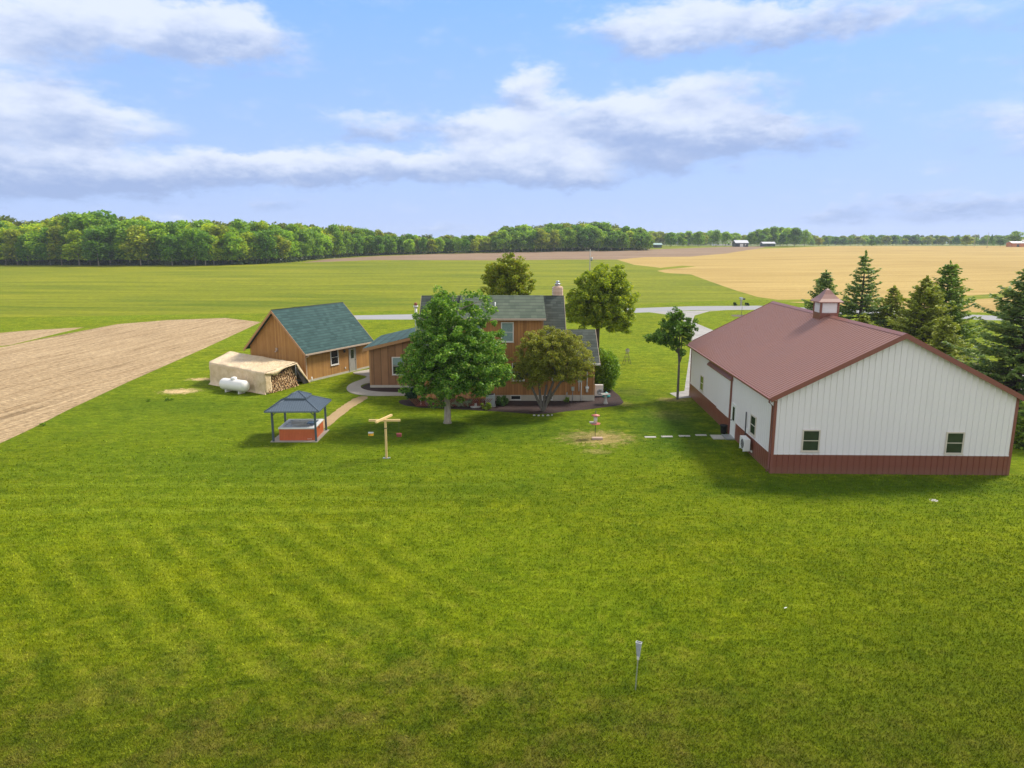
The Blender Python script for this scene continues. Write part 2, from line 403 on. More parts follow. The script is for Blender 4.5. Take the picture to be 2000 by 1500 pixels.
m_field('asphalt', [(.27, .265, .27), (.34, .335, .34)], .05, .4, 0, 6., .25)
m_field('gravel', [(.29, .27, .25), (.40, .38, .36)], .2, .4, .5, 14., .8)
def m_ground(name, c0, c1, sc_, b=.02, sc2=None):
    N = newmat(name); P = N.new('ShaderNodeNewGeometry').outputs['Position']
    f = N.noise(P, sc_, 6, .75); g = N.noise(P, (sc2 or sc_*.08), 4, .6)
    c = N.mix(N.mr(N.m('ADD', N.m('MULTIPLY', f, .7), N.m('MULTIPLY', g, .5)), .4, .8), c0, c1)
    N.put(N.b.inputs['Base Color'], c); N.b.inputs['Roughness'].default_value = .92; bump(N, f, b)
    return N.mat
m_ground('mulch', (.012, .005, .004), (.050, .019, .014), 14, .05)
m_ground('concrete', (.30, .26, .21), (.42, .37, .31), 9, .004)
m_ground('dirt', (.26, .17, .075), (.42, .29, .14), 8, .02)
m_ground('straw', (.42, .30, .10), (.62, .47, .19), 12, .03)
m_ground('stone', (.30, .285, .25), (.46, .44, .40), 10, .01)
m_ground('soil', (.06, .04, .03), (.13, .09, .06), 8, .03)

m_siding('cedar_siding', (.27, .115, .030), (.50, .235, .075), .21)
m_siding('cedar_annex', (.22, .105, .042), (.36, .185, .085), .60)
m_siding('cedar_garage', (.30, .135, .030), (.50, .26, .075), .17)
m_shingle('shingle_teal', (.010, .044, .042), (.038, .092, .086), 1.35)
m_shingle('shingle_grey', (.032, .052, .030), (.080, .102, .066), 1.5)
m_shingle('shingle_dark', (.024, .034, .026), (.070, .085, .070), 1.5)
simple('trim_white', (.66, .63, .58), .5, var=.06)
simple('trim_tan', (.44, .33, .24), .6, var=.12)
simple('fascia_wood', (.36, .19, .08), .7, var=.2)
simple('door_grey', (.33, .31, .27), .5, var=.06)
m_glass('glass_dark'); m_glass('glass_green', (.022, .034, .026))
simple('curtain', (.22, .31, .29), .9, var=.5, scale=14)
simple('white_plastic', (.78, .78, .75), .4, var=.05)
simple('dark_plastic', (.025, .025, .03), .45)
simple('grey_metal', (.36, .38, .38), .4, .5, var=.15)
simple('galvanised', (.50, .52, .54), .35, .7, var=.15)
simple('block_foundation', (.48, .43, .35), .85, var=.2, scale=3, bmp=.01)
simple('black_rubber', (.02, .02, .02), .7)
simple('gazebo_metal', (.075, .105, .135), .42, .3, var=.12)
simple('gazebo_roof', (.12, .155, .195), .38, .35, var=.12)
simple('tub_acrylic', (.60, .59, .57), .25, var=.12, scale=2.5)
simple('tub_rim', (.72, .71, .68), .3, var=.05)
simple('pine_wood', (.66, .46, .20), .6, var=.2, scale=9)
simple('tank_paint', (.76, .73, .68), .35, var=.05, scale=2)
simple('red_paint', (.42, .07, .05), .5, var=.2)
simple('yellow_paint', (.80, .42, .02), .5)
simple('blue_paint', (.03, .16, .26), .4)
simple('teal_plastic', (.05, .33, .30), .5)
simple('pole_wood', (.36, .33, .29), .8, var=.2)
def m_bark(name, c0, c1):
    N = newmat(name); t = N.new('ShaderNodeTexCoord').outputs['Object']
    f = N.noise(N.scl(t, (6, 6, 1.2)), 2., 6, .7)
    N.put(N.b.inputs['Base Color'], N.mix(N.mr(f, .3, .7), c0, c1)); N.b.inputs['Roughness'].default_value = .9; bump(N, f, .03)
m_bark('bark_mid', (.07, .06, .05), (.18, .16, .13)); m_bark('bark_pale', (.20, .17, .13), (.40, .35, .28)); m_bark('bark_grey', (.11, .10, .085), (.26, .24, .20)); m_bark('bark_dark', (.045, .035, .025), (.12, .095, .07))
# tub cabinet: upright slats
N = newmat('tub_cabinet'); u, z, o = wallu(N); fr = N.m('FRACT', N.m('DIVIDE', u, .09))
N.put(N.b.inputs['Base Color'], N.mix(N.mr(fr, .0, .25, .55, 0), N.mix(N.noise(o, 3), (.44, .085, .025), (.60, .145, .05)), (.16, .03, .01))); N.b.inputs['Roughness'].default_value = .45
# chimney brick
N = newmat('brick'); t = N.new('ShaderNodeTexCoord').outputs['Object']; x, y, z = N.sep(t)
bk = N.new('ShaderNodeTexBrick', {'Vector': N.comb(N.m('MULTIPLY', N.m('ARCTAN2', y, x), .45), z), 'Color1': (.42, .24, .15), 'Color2': (.60, .42, .30), 'Mortar': (.62, .56, .48), 'Scale': 4.0, 'Mortar Size': .03, 'Brick Width': .7, 'Row Height': .35})
N.put(N.b.inputs['Base Color'], bk.outputs[0]); N.b.inputs['Roughness'].default_value = .9
# barn steel
def m_steel(name, c, rough, var=.08):
    N = newmat(name); u, z, o = wallu(N)
    f = N.noise(N.comb(N.m('MULTIPLY', u, 2.), N.m('MULTIPLY', z, .4)), 1., 5, .6); g = N.noise(o, .5, 4, .6)
    k = N.m('ADD', N.m('MULTIPLY', f, .5), N.m('MULTIPLY', g, .5))
    cc = N.mix(k, tuple(q*(1-var) for q in c), tuple(q*(1+var) for q in c))
    # rain splash near the ground and faint runs down the sheets
    dirt = N.m('MULTIPLY', N.mr(N.m('ADD', z, N.m('MULTIPLY', N.noise(o, 2.5, 5, .7), .5)), .75, .2, 0, .5), N.noise(o, 9, 4, .7))
    runs = N.mr(N.noise(N.comb(N.m('MULTIPLY', u, 7), N.m('MULTIPLY', z, .35)), 1., 4, .7), .55, .8, 0, .16)
    cc = N.mix(dirt, cc, (.22, .19, .13)); cc = N.mix(runs, cc, tuple(q*.55 for q in c))
    N.put(N.b.inputs['Base Color'], cc)
    N.put(N.b.inputs['Roughness'], N.mr(k, .3, .7, rough-.06, rough+.06))
    return N.mat
m_steel('steel_white', (.735, .695, .70), .5, .06)
m_steel('steel_brown', (.20, .062, .040), .42, .12)
m_steel('steel_roof', (.275, .130, .100), .48, .08)
m_steel('steel_trim', (.21, .070, .048), .4, .08)
simple('rib_shadow', (.30, .30, .28), .6)
def tarp_mat():
    N = newmat('tarp'); t = N.new('ShaderNodeTexCoord').outputs['Object']
    f = N.noise(t, 1.6, 6, .6); w = N.noise(N.scl(t, (3, 1, .6)), 2.2, 5, .6)
    N.put(N.b.inputs['Base Color'], N.mix(N.mr(f, .3, .7), (.60, .44, .25), (.76, .59, .38))); N.b.inputs['Roughness'].default_value = .55
    bump(N, N.m('ADD', w, N.m('MULTIPLY', f, .5)), .16, 1.)
tarp_mat()
M = MATS

# ------------------------------------------------------------------ ground: one triangulated sheet cut into fields
def build_ground():
    R = lambda pts: [ray(*p) for p in pts]
    road_n = [(2300,622),(1930,616),(1700,606),(1480,597),(1350,598),(1240,602),(1100,606),(900,612),(690,616),(600,618)]
    road_s = [(600,626),(690,624),(800,624),(900,621),(1100,615),(1240,611),(1350,606),(1480,605),(1700,615),(1930,625),(2300,633)]
    far = [(-3000., 640.), (3000., 640.)]
    Z = {}
    Z['road'] = [R(road_n)+R(road_s)]
    Z['driveway'] = [R([(1262,609),(1300,614),(1332,624),(1346,640),(1350,668),(1346,700)])+[(14.0,56.5),(12.6,55.6),(12.9,53.6),(16,54.9),(40,55),(60,55),(60,68),(24,66.),(26,75)]+R([(1420,655),(1385,642),(1352,628),(1357,616),(1385,608),(1420,605.5)])]
    edge = [ray(510,629), ray(400,680), ray(250,746), ray(130,802), ray(60,838)]
    dx, dy = edge[-1][0]-edge[0][0], edge[-1][1]-edge[0][1]
    Z['stubble'] = [edge+[(edge[-1][0]+dx*.7, edge[-1][1]+dy*.7), (-120., edge[-1][1]+dy*.7), (-160., 96.)]+R([(0,678),(15,676),(70,664),(130,652),(230,633),(330,625),(440,621)]),
                    R([(165,639),(110,652),(20,674),(0,676)])+[(-160.,95.5)]+R([(0,650),(60,645)])]
    Z['wheat'] = [R([(1205,507),(1238,517),(1290,523),(1332,519),(1360,520.5),(1300,526),(1283,529),(1300,533),(1350,536),(1385,549),(1440,568),(1480,580),(1520,585.5),(1600,584),(1800,582),(1900,577),(2100,561),(2400,545)])
                  +[(700.,400.),(700.,640.)]+[(290.,628.)]+R([(1478,486),(1420,495),(1350,501),(1260,502)]),
                  R([(1540,590),(1640,588),(1800,589),(1900,585),(2100,571),(2400,560),(2400,607),(2100,610),(1900,610),(1750,602),(1600,594)])]
    Z['tilled'] = [R([(590,513),(730,508),(980,508.5),(1100,507),(1205,507),(1260,502),(1350,501),(1420,495),(1478,486),(1500,481.5)])+[(250.,640.)]+R([(1430,482),(1340,485),(1240,488.5),(1200,490),(1100,491),(1000,493),(850,496),(740,500),(640,506)])]
    Z['verge'] = [R([(-300,622),(200,617),(420,613),(600,611),(800,606),(950,603),(1100,600),(1250,594),(1330,590),(1480,584),(1540,590),(1600,594),(1750,602),(1900,610),(2300,608),(2300,660)])+[(60.,90.),(-160.,85.)]]
    Z['near'] = [[(-400.,-60.),(400.,-60.),(400.,118.),(-20.,112.),(-160.,84.),(-400.,84.)]]
    Z['farfield'] = [[(150.,640.),(3000.,640.),(3000.,1400.),(150.,1400.)]]
    order = ['road', 'driveway', 'stubble', 'wheat', 'tilled', 'verge', 'near', 'farfield']
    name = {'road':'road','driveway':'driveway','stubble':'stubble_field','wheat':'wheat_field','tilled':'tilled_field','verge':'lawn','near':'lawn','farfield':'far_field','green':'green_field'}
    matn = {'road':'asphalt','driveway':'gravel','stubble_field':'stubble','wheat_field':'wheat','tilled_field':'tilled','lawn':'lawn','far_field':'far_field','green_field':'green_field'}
    pts = []; edges = []
    def dens(a, b):
        L = sqrt((a[0]-b[0])**2+(a[1]-b[1])**2); return max(1, min(30, int(L/15)))
    for k in order:
        for poly in Z[k]:
            q = []
            for i, a in enumerate(poly):
                b = poly[(i+1) % len(poly)]; n = dens(a, b)
                for j in range(n): q.append((a[0]+(b[0]-a[0])*j/n, a[1]+(b[1]-a[1])*j/n))
            s = len(pts); pts += q; edges += [(s+i, s+(i+1) % len(q)) for i in range(len(q))]
    ys = [-60, -30, 0, 20, 40, 60, 80, 100, 115]; y = 125
    while y < 720: ys.append(y); y *= 1.035
    ys += [800, 900, 1000, 1100, 1300, 1700, 2400, 3600, 5200]
    for i, y in enumerate(ys):
        w = max(90., y*1.15)
        for j in range(-24, 25): pts.append((w*j/24+.37*(i % 2)*w/24, y+.013*j))
        for w2 in (1.6, 2.6): pts += [(w*w2, y), (-w*w2, y)]
    pts += [(-6000., -60.), (6000., -60.), (6000., 5200.), (-6000., 5200.), (-6000., 700.), (6000., 700.)]
    vo, eo, fo, *_ = geometry.delaunay_2d_cdt([Vector(p) for p in pts], edges, [], 0, 1e-4)
    def inside(p, poly):
        c = False; j = len(poly)-1
        for i in range(len(poly)):
            a, b = poly[i], poly[j]
            if (a[1] > p[1]) != (b[1] > p[1]) and p[0] < (b[0]-a[0])*(p[1]-a[1])/(b[1]-a[1])+a[0]: c = not c
            j = i
        return c
    bb = {k: [(min(p[0] for p in q), max(p[0] for p in q), min(p[1] for p in q), max(p[1] for p in q), q) for q in Z[k]] for k in order}
    V3 = [(v.x, v.y, H(v.x, v.y)) for v in vo]
    buckets = {}
    for f in fo:
        cx = sum(vo[i].x for i in f)/3; cy = sum(vo[i].y for i in f)/3; zn = 'green'
        for k in order:
            if any(a <= cx <= b and c <= cy <= d and inside((cx, cy), q) for a, b, c, d, q in bb[k]): zn = k; break
        buckets.setdefault(name[zn], []).append(f)
    for nm, fs in buckets.items():
        used = sorted({i for f in fs for i in f}); ix = {v: i for i, v in enumerate(used)}
        me = bpy.data.meshes.new(nm); me.from_pydata([V3[i] for i in used], [], [[ix[i] for i in f] for f in fs])
        me.polygons.foreach_set('use_smooth', [True]*len(fs)); me.materials.append(M[matn[nm]]); me.update()
        o = bpy.data.objects.new(nm, me); C.objects.link(o); tag(o, kind='structure')
        if me.polygons[0].normal.z < 0: me.flip_normals()
build_ground()

def sheet(name, pts, m, z=.004, thick=0.):
    mb = MB()
    if thick: mb.slab([(x, y, z) for x, y in pts], (0, 0, thick))
    else: mb.add([(x, y, z) for x, y in pts], [list(range(len(pts)))])
    o = mb.build(name, m); return tag(o, kind='structure')
def smooth_poly(pts, it=2):
    for _ in range(it):
        q = []
        for i, a in enumerate(pts):
            b = pts[(i+1) % len(pts)]; q += [(a[0]*.75+b[0]*.25, a[1]*.75+b[1]*.25), (a[0]*.25+b[0]*.75, a[1]*.25+b[1]*.75)]
        pts = q
    return pts
def jit(pts, a=.06):
    return [(x+random.uniform(-a, a), y+random.uniform(-a, a)) for x, y in pts]
sheet('mulch_bed', jit(smooth_poly([(-8.6,52.9),(-8.5,51.9),(-7.1,50.5),(-3.7,50.0),(0,49.0),(2.15,48.35),(4.0,49.4),(6.5,50.4),(8.2,51.4),(8.5,53.0),(8.3,56.2),(8.2,58.6),(6.3,59.),(5.8,54),(0,53.2),(-8.0,53.4)])), M['mulch'], .006)
sheet('mulch_bed', jit(smooth_poly([(-12.4,59.5),(-12.6,57.3),(-11.6,56.2),(-9.5,56.0),(-7.2,56.1),(-7.2,58),(-11.8,58),(-11.8,60)]), .03), M['mulch'], .006)
walk_o = [(-7.3,54.6),(-9.5,54.5),(-11.6,54.5),(-13.0,55.6),(-13.75,57.5),(-13.75,59.6),(-13.1,61.4),(-12.9,62.6),(-13.6,63.4),(-14.75,64.3),(-14.6,65.0),(-12.6,67.4),(-11.95,67.),(-11.95,59.9),(-12.5,59.4),(-12.75,58.3),(-12.2,56.9),(-11.0,56.0),(-9.5,55.75),(-7.3,55.8)]
sheet('concrete_walk', smooth_poly(walk_o, 2), M['concrete'], .0, .05)
sheet('dirt_path', jit(smooth_poly([(-11.0,54.45),(-12.1,54.45),(-12.5,51.5),(-12.7,48.6),(-12.9,44.3),(-12.0,44.3),(-11.9,47.5),(-11.6,51)], 3), .05), M['dirt'], .006)
sheet('mulch_ring', jit(smooth_poly([(37.7+1.7*cos(t*pi/4), 116.7+2.2*sin(t*pi/4)) for t in range(8)]), .1), M['soil'], .006)

# ------------------------------------------------------------------ windows, doors
def window(parent, p, u, n, w, h, frame='trim_white', glass='glass_dark', rail=True, curtain=None, fw=.07, proud=.035, name='window', gp=.008):
    """p = lower left corner on the wall face, u along the wall, n outward"""
    p, u, n = Vector(p), Vector(u).normalized(), Vector(n).normalized(); z = Vector((0, 0, 1))
    mb = MB(); b = p-n*.05; d = n*(.05+proud)
    mb.obox(b, u*w, d, z*fw); mb.obox(b+z*(h-fw), u*w, d, z*fw)
    mb.obox(b+z*fw, u*fw, d, z*(h-2*fw)); mb.obox(b+z*fw+u*(w-fw), u*fw, d, z*(h-2*fw))
    mb.obox(b-z*.03-u*.03, u*(w+.06), n*(.05+proud+.04), z*.028)
    if rail: mb.obox(b+u*fw+z*(h/2-.02), u*(w-2*fw), n*(.05+proud-.008), z*.04)
    f = mb.build(name, M[frame], parent)
    g = MB().obox(b+u*fw+z*fw, u*(w-2*fw), n*(.05+gp), z*(h-2*fw)).build('pane', M[glass], f)
    if curtain:
        cb = MB(); k = 14; y0, y1 = curtain
        vs = []; fs = []
        for i in range(k+1):
            q = b+u*(fw+(w-2*fw)*i/k)+n*(.0595+.004*(i % 2))
            vs += [q+z*(h*y0), q+z*(h*y1-fw)]
        for i in range(k): fs.append((2*i, 2*i+2, 2*i+3, 2*i+1))
        cb.add(vs, fs).build('curtain', M['curtain'], f)
    return f
def door(parent, p, u, n, w, h, col='door_grey', glass=(.3, .55, .38), swing=1, name='door'):
    p, u, n = Vector(p), Vector(u).normalized(), Vector(n).normalized(); z = Vector((0, 0, 1))
    b = p-n*.04
    d = MB(); fw = .07
    d.obox(b, u*fw, n*.09, z*h); d.obox(b+u*(w-fw), u*fw, n*.09, z*h); d.obox(b+u*fw+z*(h-fw), u*(w-2*fw), n*.09, z*fw)
    d.obox(b+u*fw, u*(w-2*fw), n*.06, z*(h-fw))
    for k in (0, 1):
        d.obox(b+u*(fw+.1+k*(w/2-.1))+z*.2, u*(w/2-.22), n*.068, z*(h*.3))
    o = d.build(name, M[col], parent)
    MB().obox(b+u*(w*glass[0])+z*(h*glass[1]), u*(w*(1-2*glass[0])), n*.072, z*(h*glass[2])).build('pane', M['glass_dark'], o)
    hx = fw+.06 if swing > 0 else w-fw-.1
    MB().obox(b+u*hx+z*(h*.46), u*.05, n*.12, z*.05).build('handle', M['dark_plastic'], o)
    return o

# ------------------------------------------------------------------ pole barn
def pole_barn():
    B = empty('pole_barn', (13.45, 35.44, 0), -.026, 'large pole barn with white ribbed steel walls, brown wainscot and maroon metal roof', 'barn')
    W, L, wt, rise = 12.2, 19.2, 4.12, .513
    zt = lambda x: wt+rise*min(x, W-x)
    wn = 1.08
    wall = MB(); ws = MB()
    t = .12
    wall.slab([(0,0,wn),(W,0,wn),(W,0,zt(W)),(W/2,0,zt(W/2)),(0,0,zt(0))], (0,t,0))
    wall.slab([(0,L-t,wn),(W,L-t,wn),(W,L-t,zt(W)),(W/2,L-t,zt(W/2)),(0,L-t,zt(0))], (0,t,0))
    wall.box(0, t, t, L-t, wn, wt); wall.box(W-t, W, t, L-t, wn, wt)
    ws.box(-.004, W+.004, -.004, t, .0, wn-.03); ws.box(-.004, W+.004, L-t, L+.004, 0, wn-.03)
    ws.box(-.004, t, t, L-t, 0, wn-.03); ws.box(W-t, W+.004, t, L-t, 0, wn-.03)
    def rib(mb, x, y, ux, uy, nx, ny, z0, z1, d=.034, w=.026):
        # trapezoid rib standing on the sheet
        a = [(x-ux*w, y-uy*w), (x+ux*w, y+uy*w), (x+ux*w*.45+nx*d, y+uy*w*.45+ny*d), (x-ux*w*.45+nx*d, y-uy*w*.45+ny*d)]
        mb.add([(p[0], p[1], z0) for p in a]+[(p[0], p[1], z1) for p in a], [(0,1,5,4),(1,2,6,5),(2,3,7,6),(3,0,4,7),(3,2,1,0),(4,5,6,7)])
    n = int(W/.305)
    for i in range(1, n):
        x = W*i/n; rib(wall, x, -.0005, 1, 0, 0, -1, wn, zt(x)-.08); rib(ws, x, -.0045, 1, 0, 0, -1, 0, wn-.03)
    n = int(L/.305)
    for i in range(1, n):
        y = L*i/n; rib(wall, -.0005, y, 0, 1, -1, 0, wn, wt-.02, .012); rib(ws, -.0045, y, 0, 1, -1, 0, 0, wn-.03, .012)
    wall.build('wall', M['steel_white'], B); ws.build('wainscot', M['steel_brown'], B)
    bt = MB(); bt.box(-.012, W+.012, -.026, -.006, wn-.05, wn+.0); bt.box(-.026, -.006, .02, L, wn-.05, wn)
    pieces(bt, 'drip_trim', M['steel_white'], B)
    # roof: two ribbed sheets
    oh = .3; zr = zt(W/2)+.03; ze = wt-rise*oh+.03; th = .09
    r = MB()
    for s in (0, 1):
        X = lambda x: x if s == 0 else W-x
        r.slab([(X(-oh),-oh,ze),(X(W/2),-oh,zr),(X(W/2),L+oh,zr),(X(-oh),L+oh,ze)], (0,0,th))
        k = int((L+2*oh)/.305)
        for i in range(1, k):
            y = -oh+(L+2*oh)*i/k; w = .03; d = .028
            c = [(y-w, 0), (y+w, 0), (y+w*.4, d), (y-w*.4, d)]
            vs = [(X(-oh), q[0], ze+th+q[1]) for q in c]+[(X(W/2-.05), q[0], zr+th+q[1]-.026) for q in c]
            r.add(vs, [(0,1,5,4),(1,2,6,5),(2,3,7,6),(3,0,4,7),(0,3,2,1)])
    r.build('roof', M['steel_roof'], B)
    tr = MB()
    for s in (0, 1):
        X = lambda x: x if s == 0 else W-x
        for y in (-oh-.03, L+oh):
            tr.slab([(X(-oh-.01),y,ze-.14),(X(W/2),y,zr-.14),(X(W/2),y,zr+th+.04),(X(-oh-.01),y,ze+th+.04)], (0,.03,0))
        # soffit
        tr.slab([(X(-oh),-oh+.002,ze-.10),(X(W/2),-oh+.002,zr-.10),(X(W/2),-.008,zr-.10),(X(-oh),-.008,ze-.10)], (0,0,.03))
    tr.slab([(W/2-.22,-oh-.02,zr+th-.085),(W/2,-oh-.02,zr+th+.035),(W/2+.22,-oh-.02,zr+th-.085),(W/2,-oh-.02,zr+th+.005)], (0,L+2*oh+.04,0))
    for x, y, a, b in [(-.03,-.03,.14,.03),(-.03,.0,.03,.12),(W-.11,-.03,.14,.03),(W,.0,.03,.12),(-.03,L-.11,.03,.14),(W,L-.11,.03,.14),(0,L,.11,.03),(W-.11,L,.11,.03)]:
        tr.box(x, x+a, y, y+b, .0, wt-.02)
    tr.build('roof_trim', M['steel_trim'], B)
    # gutter and downspout
    gm = MB(); gm.box(-oh-.13, -oh-.012, -oh, L+oh, ze-.03, ze+.075); gm.build('gutter', M['steel_trim'], B)
    sf = MB(); sf.box(-oh, -.03, -oh+.01, L+oh-.01, ze-.06, ze-.03); sf.build('soffit', M['trim_tan'], B)
    dp = MB(); dp.tube([(-oh-.07,-.2,ze-.02),(-oh-.07,-.2,ze-.14),(-.08,.12,ze-.42),(-.08,.12,.25),(-.2,.02,.1)], .045, 8); dp.build('downspout', M['steel_trim'], B)
    # windows
    g = 'trim_tan'
    window(B, (1.5,-.002,1.22), (1,0,0), (0,-1,0), .9, 1.15, 'door_trim', 'glass_green', fw=.06, proud=.07, gp=.045)
    window(B, (8.8,-.002,1.15), (1,0,0), (0,-1,0), .9, 1.15, 'door_trim', 'glass_green', fw=.06, proud=.07, gp=.045)
    window(B, (-.002,3.65,1.22), (0,-1,0), (-1,0,0), .95, 1.1, 'door_trim', 'glass_green', fw=.06, proud=.05, gp=.026)
    window(B, (-.002,15.8,1.22), (0,-1,0), (-1,0,0), .95, 1.1, 'door_trim', 'glass_green', fw=.06, proud=.05, gp=.026)
    # sliding door hangs outside the wall under a hooded track
    sl = MB(); sl.box(-.075, -.03, 7.86, 10.86, 1.0, 3.42); 
    for i in range(1, 10): rib(sl, -.0755, 7.86+3.0*i/10, 0, 1, -1, 0, 1.0, 3.42, .012)
    sd_ = sl.build('sliding_door', M['steel_white'], B)
    s2 = MB(); s2.box(-.075, -.03, 7.86, 10.86, .06, .985)
    for i in range(1, 10): rib(s2, -.0755, 7.86+3.0*i/10, 0, 1, -1, 0, .06, .985, .012)
    s2.build('door_wainscot', M['steel_brown'], sd_)
    hd = MB(); hd.slab([(-.004,7.6,3.44),(-.2,7.6,3.44),(-.2,7.6,3.5),(-.004,7.6,3.72)], (0,5.9,0)); hd.build('track_hood', M['steel_trim'], B)
    MB().box(-.10, -.004, 7.68, 7.80, .02, 3.43).build('door_post', M['steel_trim'], B)
    door(B, (-.006,7.5,.03), (0,-1,0), (-1,0,0), 1.0, 2.1, 'white_plastic', (.3, .5, .4))
    # cupola at the middle of the ridge
    cy = 9.6; s = .56; zb = zr-.32
    cu = MB(); cu.box(W/2-s, W/2+s, cy-s, cy+s, zb, zr+.22); c_ = cu.build('cupola', M['steel_trim'], B)
    b2 = MB(); q = s-.03; b2.box(W/2-q, W/2+q, cy-q, cy+q, zr+.221, zr+.86)
    for k in range(7):
        z = zr+.26+k*.083
        for (x0,x1,y0,y1) in [(W/2-q,W/2+q,cy-q-.025,cy-q-.001),(W/2-q,W/2+q,cy+q+.001,cy+q+.025)]: b2.box(x0+.1,x1-.1,y0,y1,z,z+.045)
        b2.box(W/2-q-.025,W/2-q-.001,cy-q+.1,cy+q-.1,z,z+.045); b2.box(W/2+q+.001,W/2+q+.025,cy-q+.1,cy+q-.1,z,z+.045)
    b2.build('louver', M['steel_white'], c_)
    po = MB()
    for a in (-1, 1):
        for b in (-1, 1): po.box(W/2+a*q-.055, W/2+a*q+.055, cy+b*q-.055, cy+b*q+.055, zr+.22, zr+.87)
    pieces(po, 'corner_post', M['steel_trim'], c_)
    cr = MB(); prof = [(.76, zr+.86), (.76, zr+.92), (.55, zr+1.10), (.32, zr+1.36), (.13, zr+1.62), (.0, zr+1.72)]
    vs = []; fs = []
    for i, (a, z) in enumerate(prof):
        vs += [(W/2-a, cy-a, z), (W/2+a, cy-a, z), (W/2+a, cy+a, z), (W/2-a, cy+a, z)]
        if i: fs += [((i-1)*4+k, (i-1)*4+(k+1) % 4, i*4+(k+1) % 4, i*4+k) for k in range(4)]
    fs.append((3, 2, 1, 0)); cr.add(vs, fs).build('cupola_roof', M['steel_roof'], c_)
    return B
simple('door_trim', (.56, .50, .42), .5, var=.06)
B = pole_barn()
def bw(a, b, z=0.):          # barn-local to world
    c, s = cos(-.026), sin(-.026); return Vector((13.45+a*c-b*s, 35.44+a*s+b*c, z))

# things by the barn
def heat_pump():
    o = empty('heat_pump', bw(-.36, 3.35, .35), -.026, 'white heat pump with round fan bracketed low on the side of the barn', 'heat pump')
    b = MB(); b.box(-.17,.17,-.45,.45,0,.66); b.build('casing', M['white_plastic'], o, .015)
    f = MB(); f.lathe((0,0,0), [(0,0),(.25,0),(.27,.02),(.25,.03),(0,.032)], 20); fo = f.build('fan_grille', M['dark_plastic'], o); fo.rotation_euler = (0,-pi/2,0); fo.location = (-.172,-.12,.33)
    r = MB()
    for k in range(6): r.box(-.215,-.208,-.4,.16,.08+k*.09,.09+k*.09)
    r.build('guard_wires', M['white_plastic'], o)
    br = MB(); br.box(-.2,.33,-.36,-.32,-.06,-.002); br.box(-.2,.33,.32,.36,-.06,-.002); br.box(.29,.33,-.36,.36,-.14,-.062); pieces(br, 'bracket', M['white_plastic'], o)
    l = MB(); l.tube([(.12,.45,.3),(.24,.7,.4),(.28,.95,.55),(.28,1.0,1.9)], .035, 8); l.build('line_cover', M['dark_plastic'], o)
    d = MB(); d.box(.26,.34,.62,.74,.75,1.0); d.build('disconnect_box', M['white_plastic'], o)
heat_pump()
def bin_():
    o = MB(); p = bw(-.32, 7.95); o.lathe((p.x,p.y,0), [(0,0.004),(.17,.004),(.21,.5),(.235,.505),(.235,.54),(.2,.545),(.2,.5),(.16,.05),(0,.05)], 20)
    tag(o.build('bin', M['black_rubber']), 'black round bin standing beside the barn entry door', 'bin')
bin_()
for i, (a, b) in enumerate([(8.55,42.46),(9.6,42.58),(10.72,42.72),(11.8,42.92)]):
    o = empty('stepping_stone', (a, b, 0), random.uniform(-.06,.1), ['small stepping stone farthest from the barn door, at the grass end', 'second stepping stone from the open lawn end', 'third stepping stone from the open lawn end', 'stepping stone next to the square pad at the barn door'][i], 'stepping stone', 'stepping stones in the grass')
    bpy.data.objects.remove(o); m = MB(); m.slab([(-.35,-.15,-.02),(.34,-.14,-.02),(.37,.15,-.02),(-.33,.16,-.02)], (0,0,.045)); o = m.build('stepping_stone', M['stone']); o.location = (a,b,0)
    tag(o, ['palest small stepping stone farthest from the barn, out in the lawn', 'second stepping stone in from the open lawn', 'third stepping stone in from the open lawn', 'stepping stone closest to the paving pad at the barn door'][i], 'stepping stone', 'stepping stones in the grass')
m = MB(); p = bw(-1.25, 6.9); m.slab([bw(-1.3,6.5,-.02),bw(-.6,6.5,-.02),bw(-.6,7.4,-.02),bw(-1.3,7.4,-.02)], (0,0,.07)); tag(m.build('paving_slab', M['stone']), 'square pale paving slab before the barn entry door', 'paving slab')
m = MB(); m.slab([bw(-.57,6.4,-.02),bw(-.03,6.4,-.02),bw(-.03,7.45,-.02),bw(-.57,7.45,-.02)], (0,0,.1)); tag(m.build('door_mat', M['grey_metal']), 'grey door mat against the barn entry door', 'door mat')

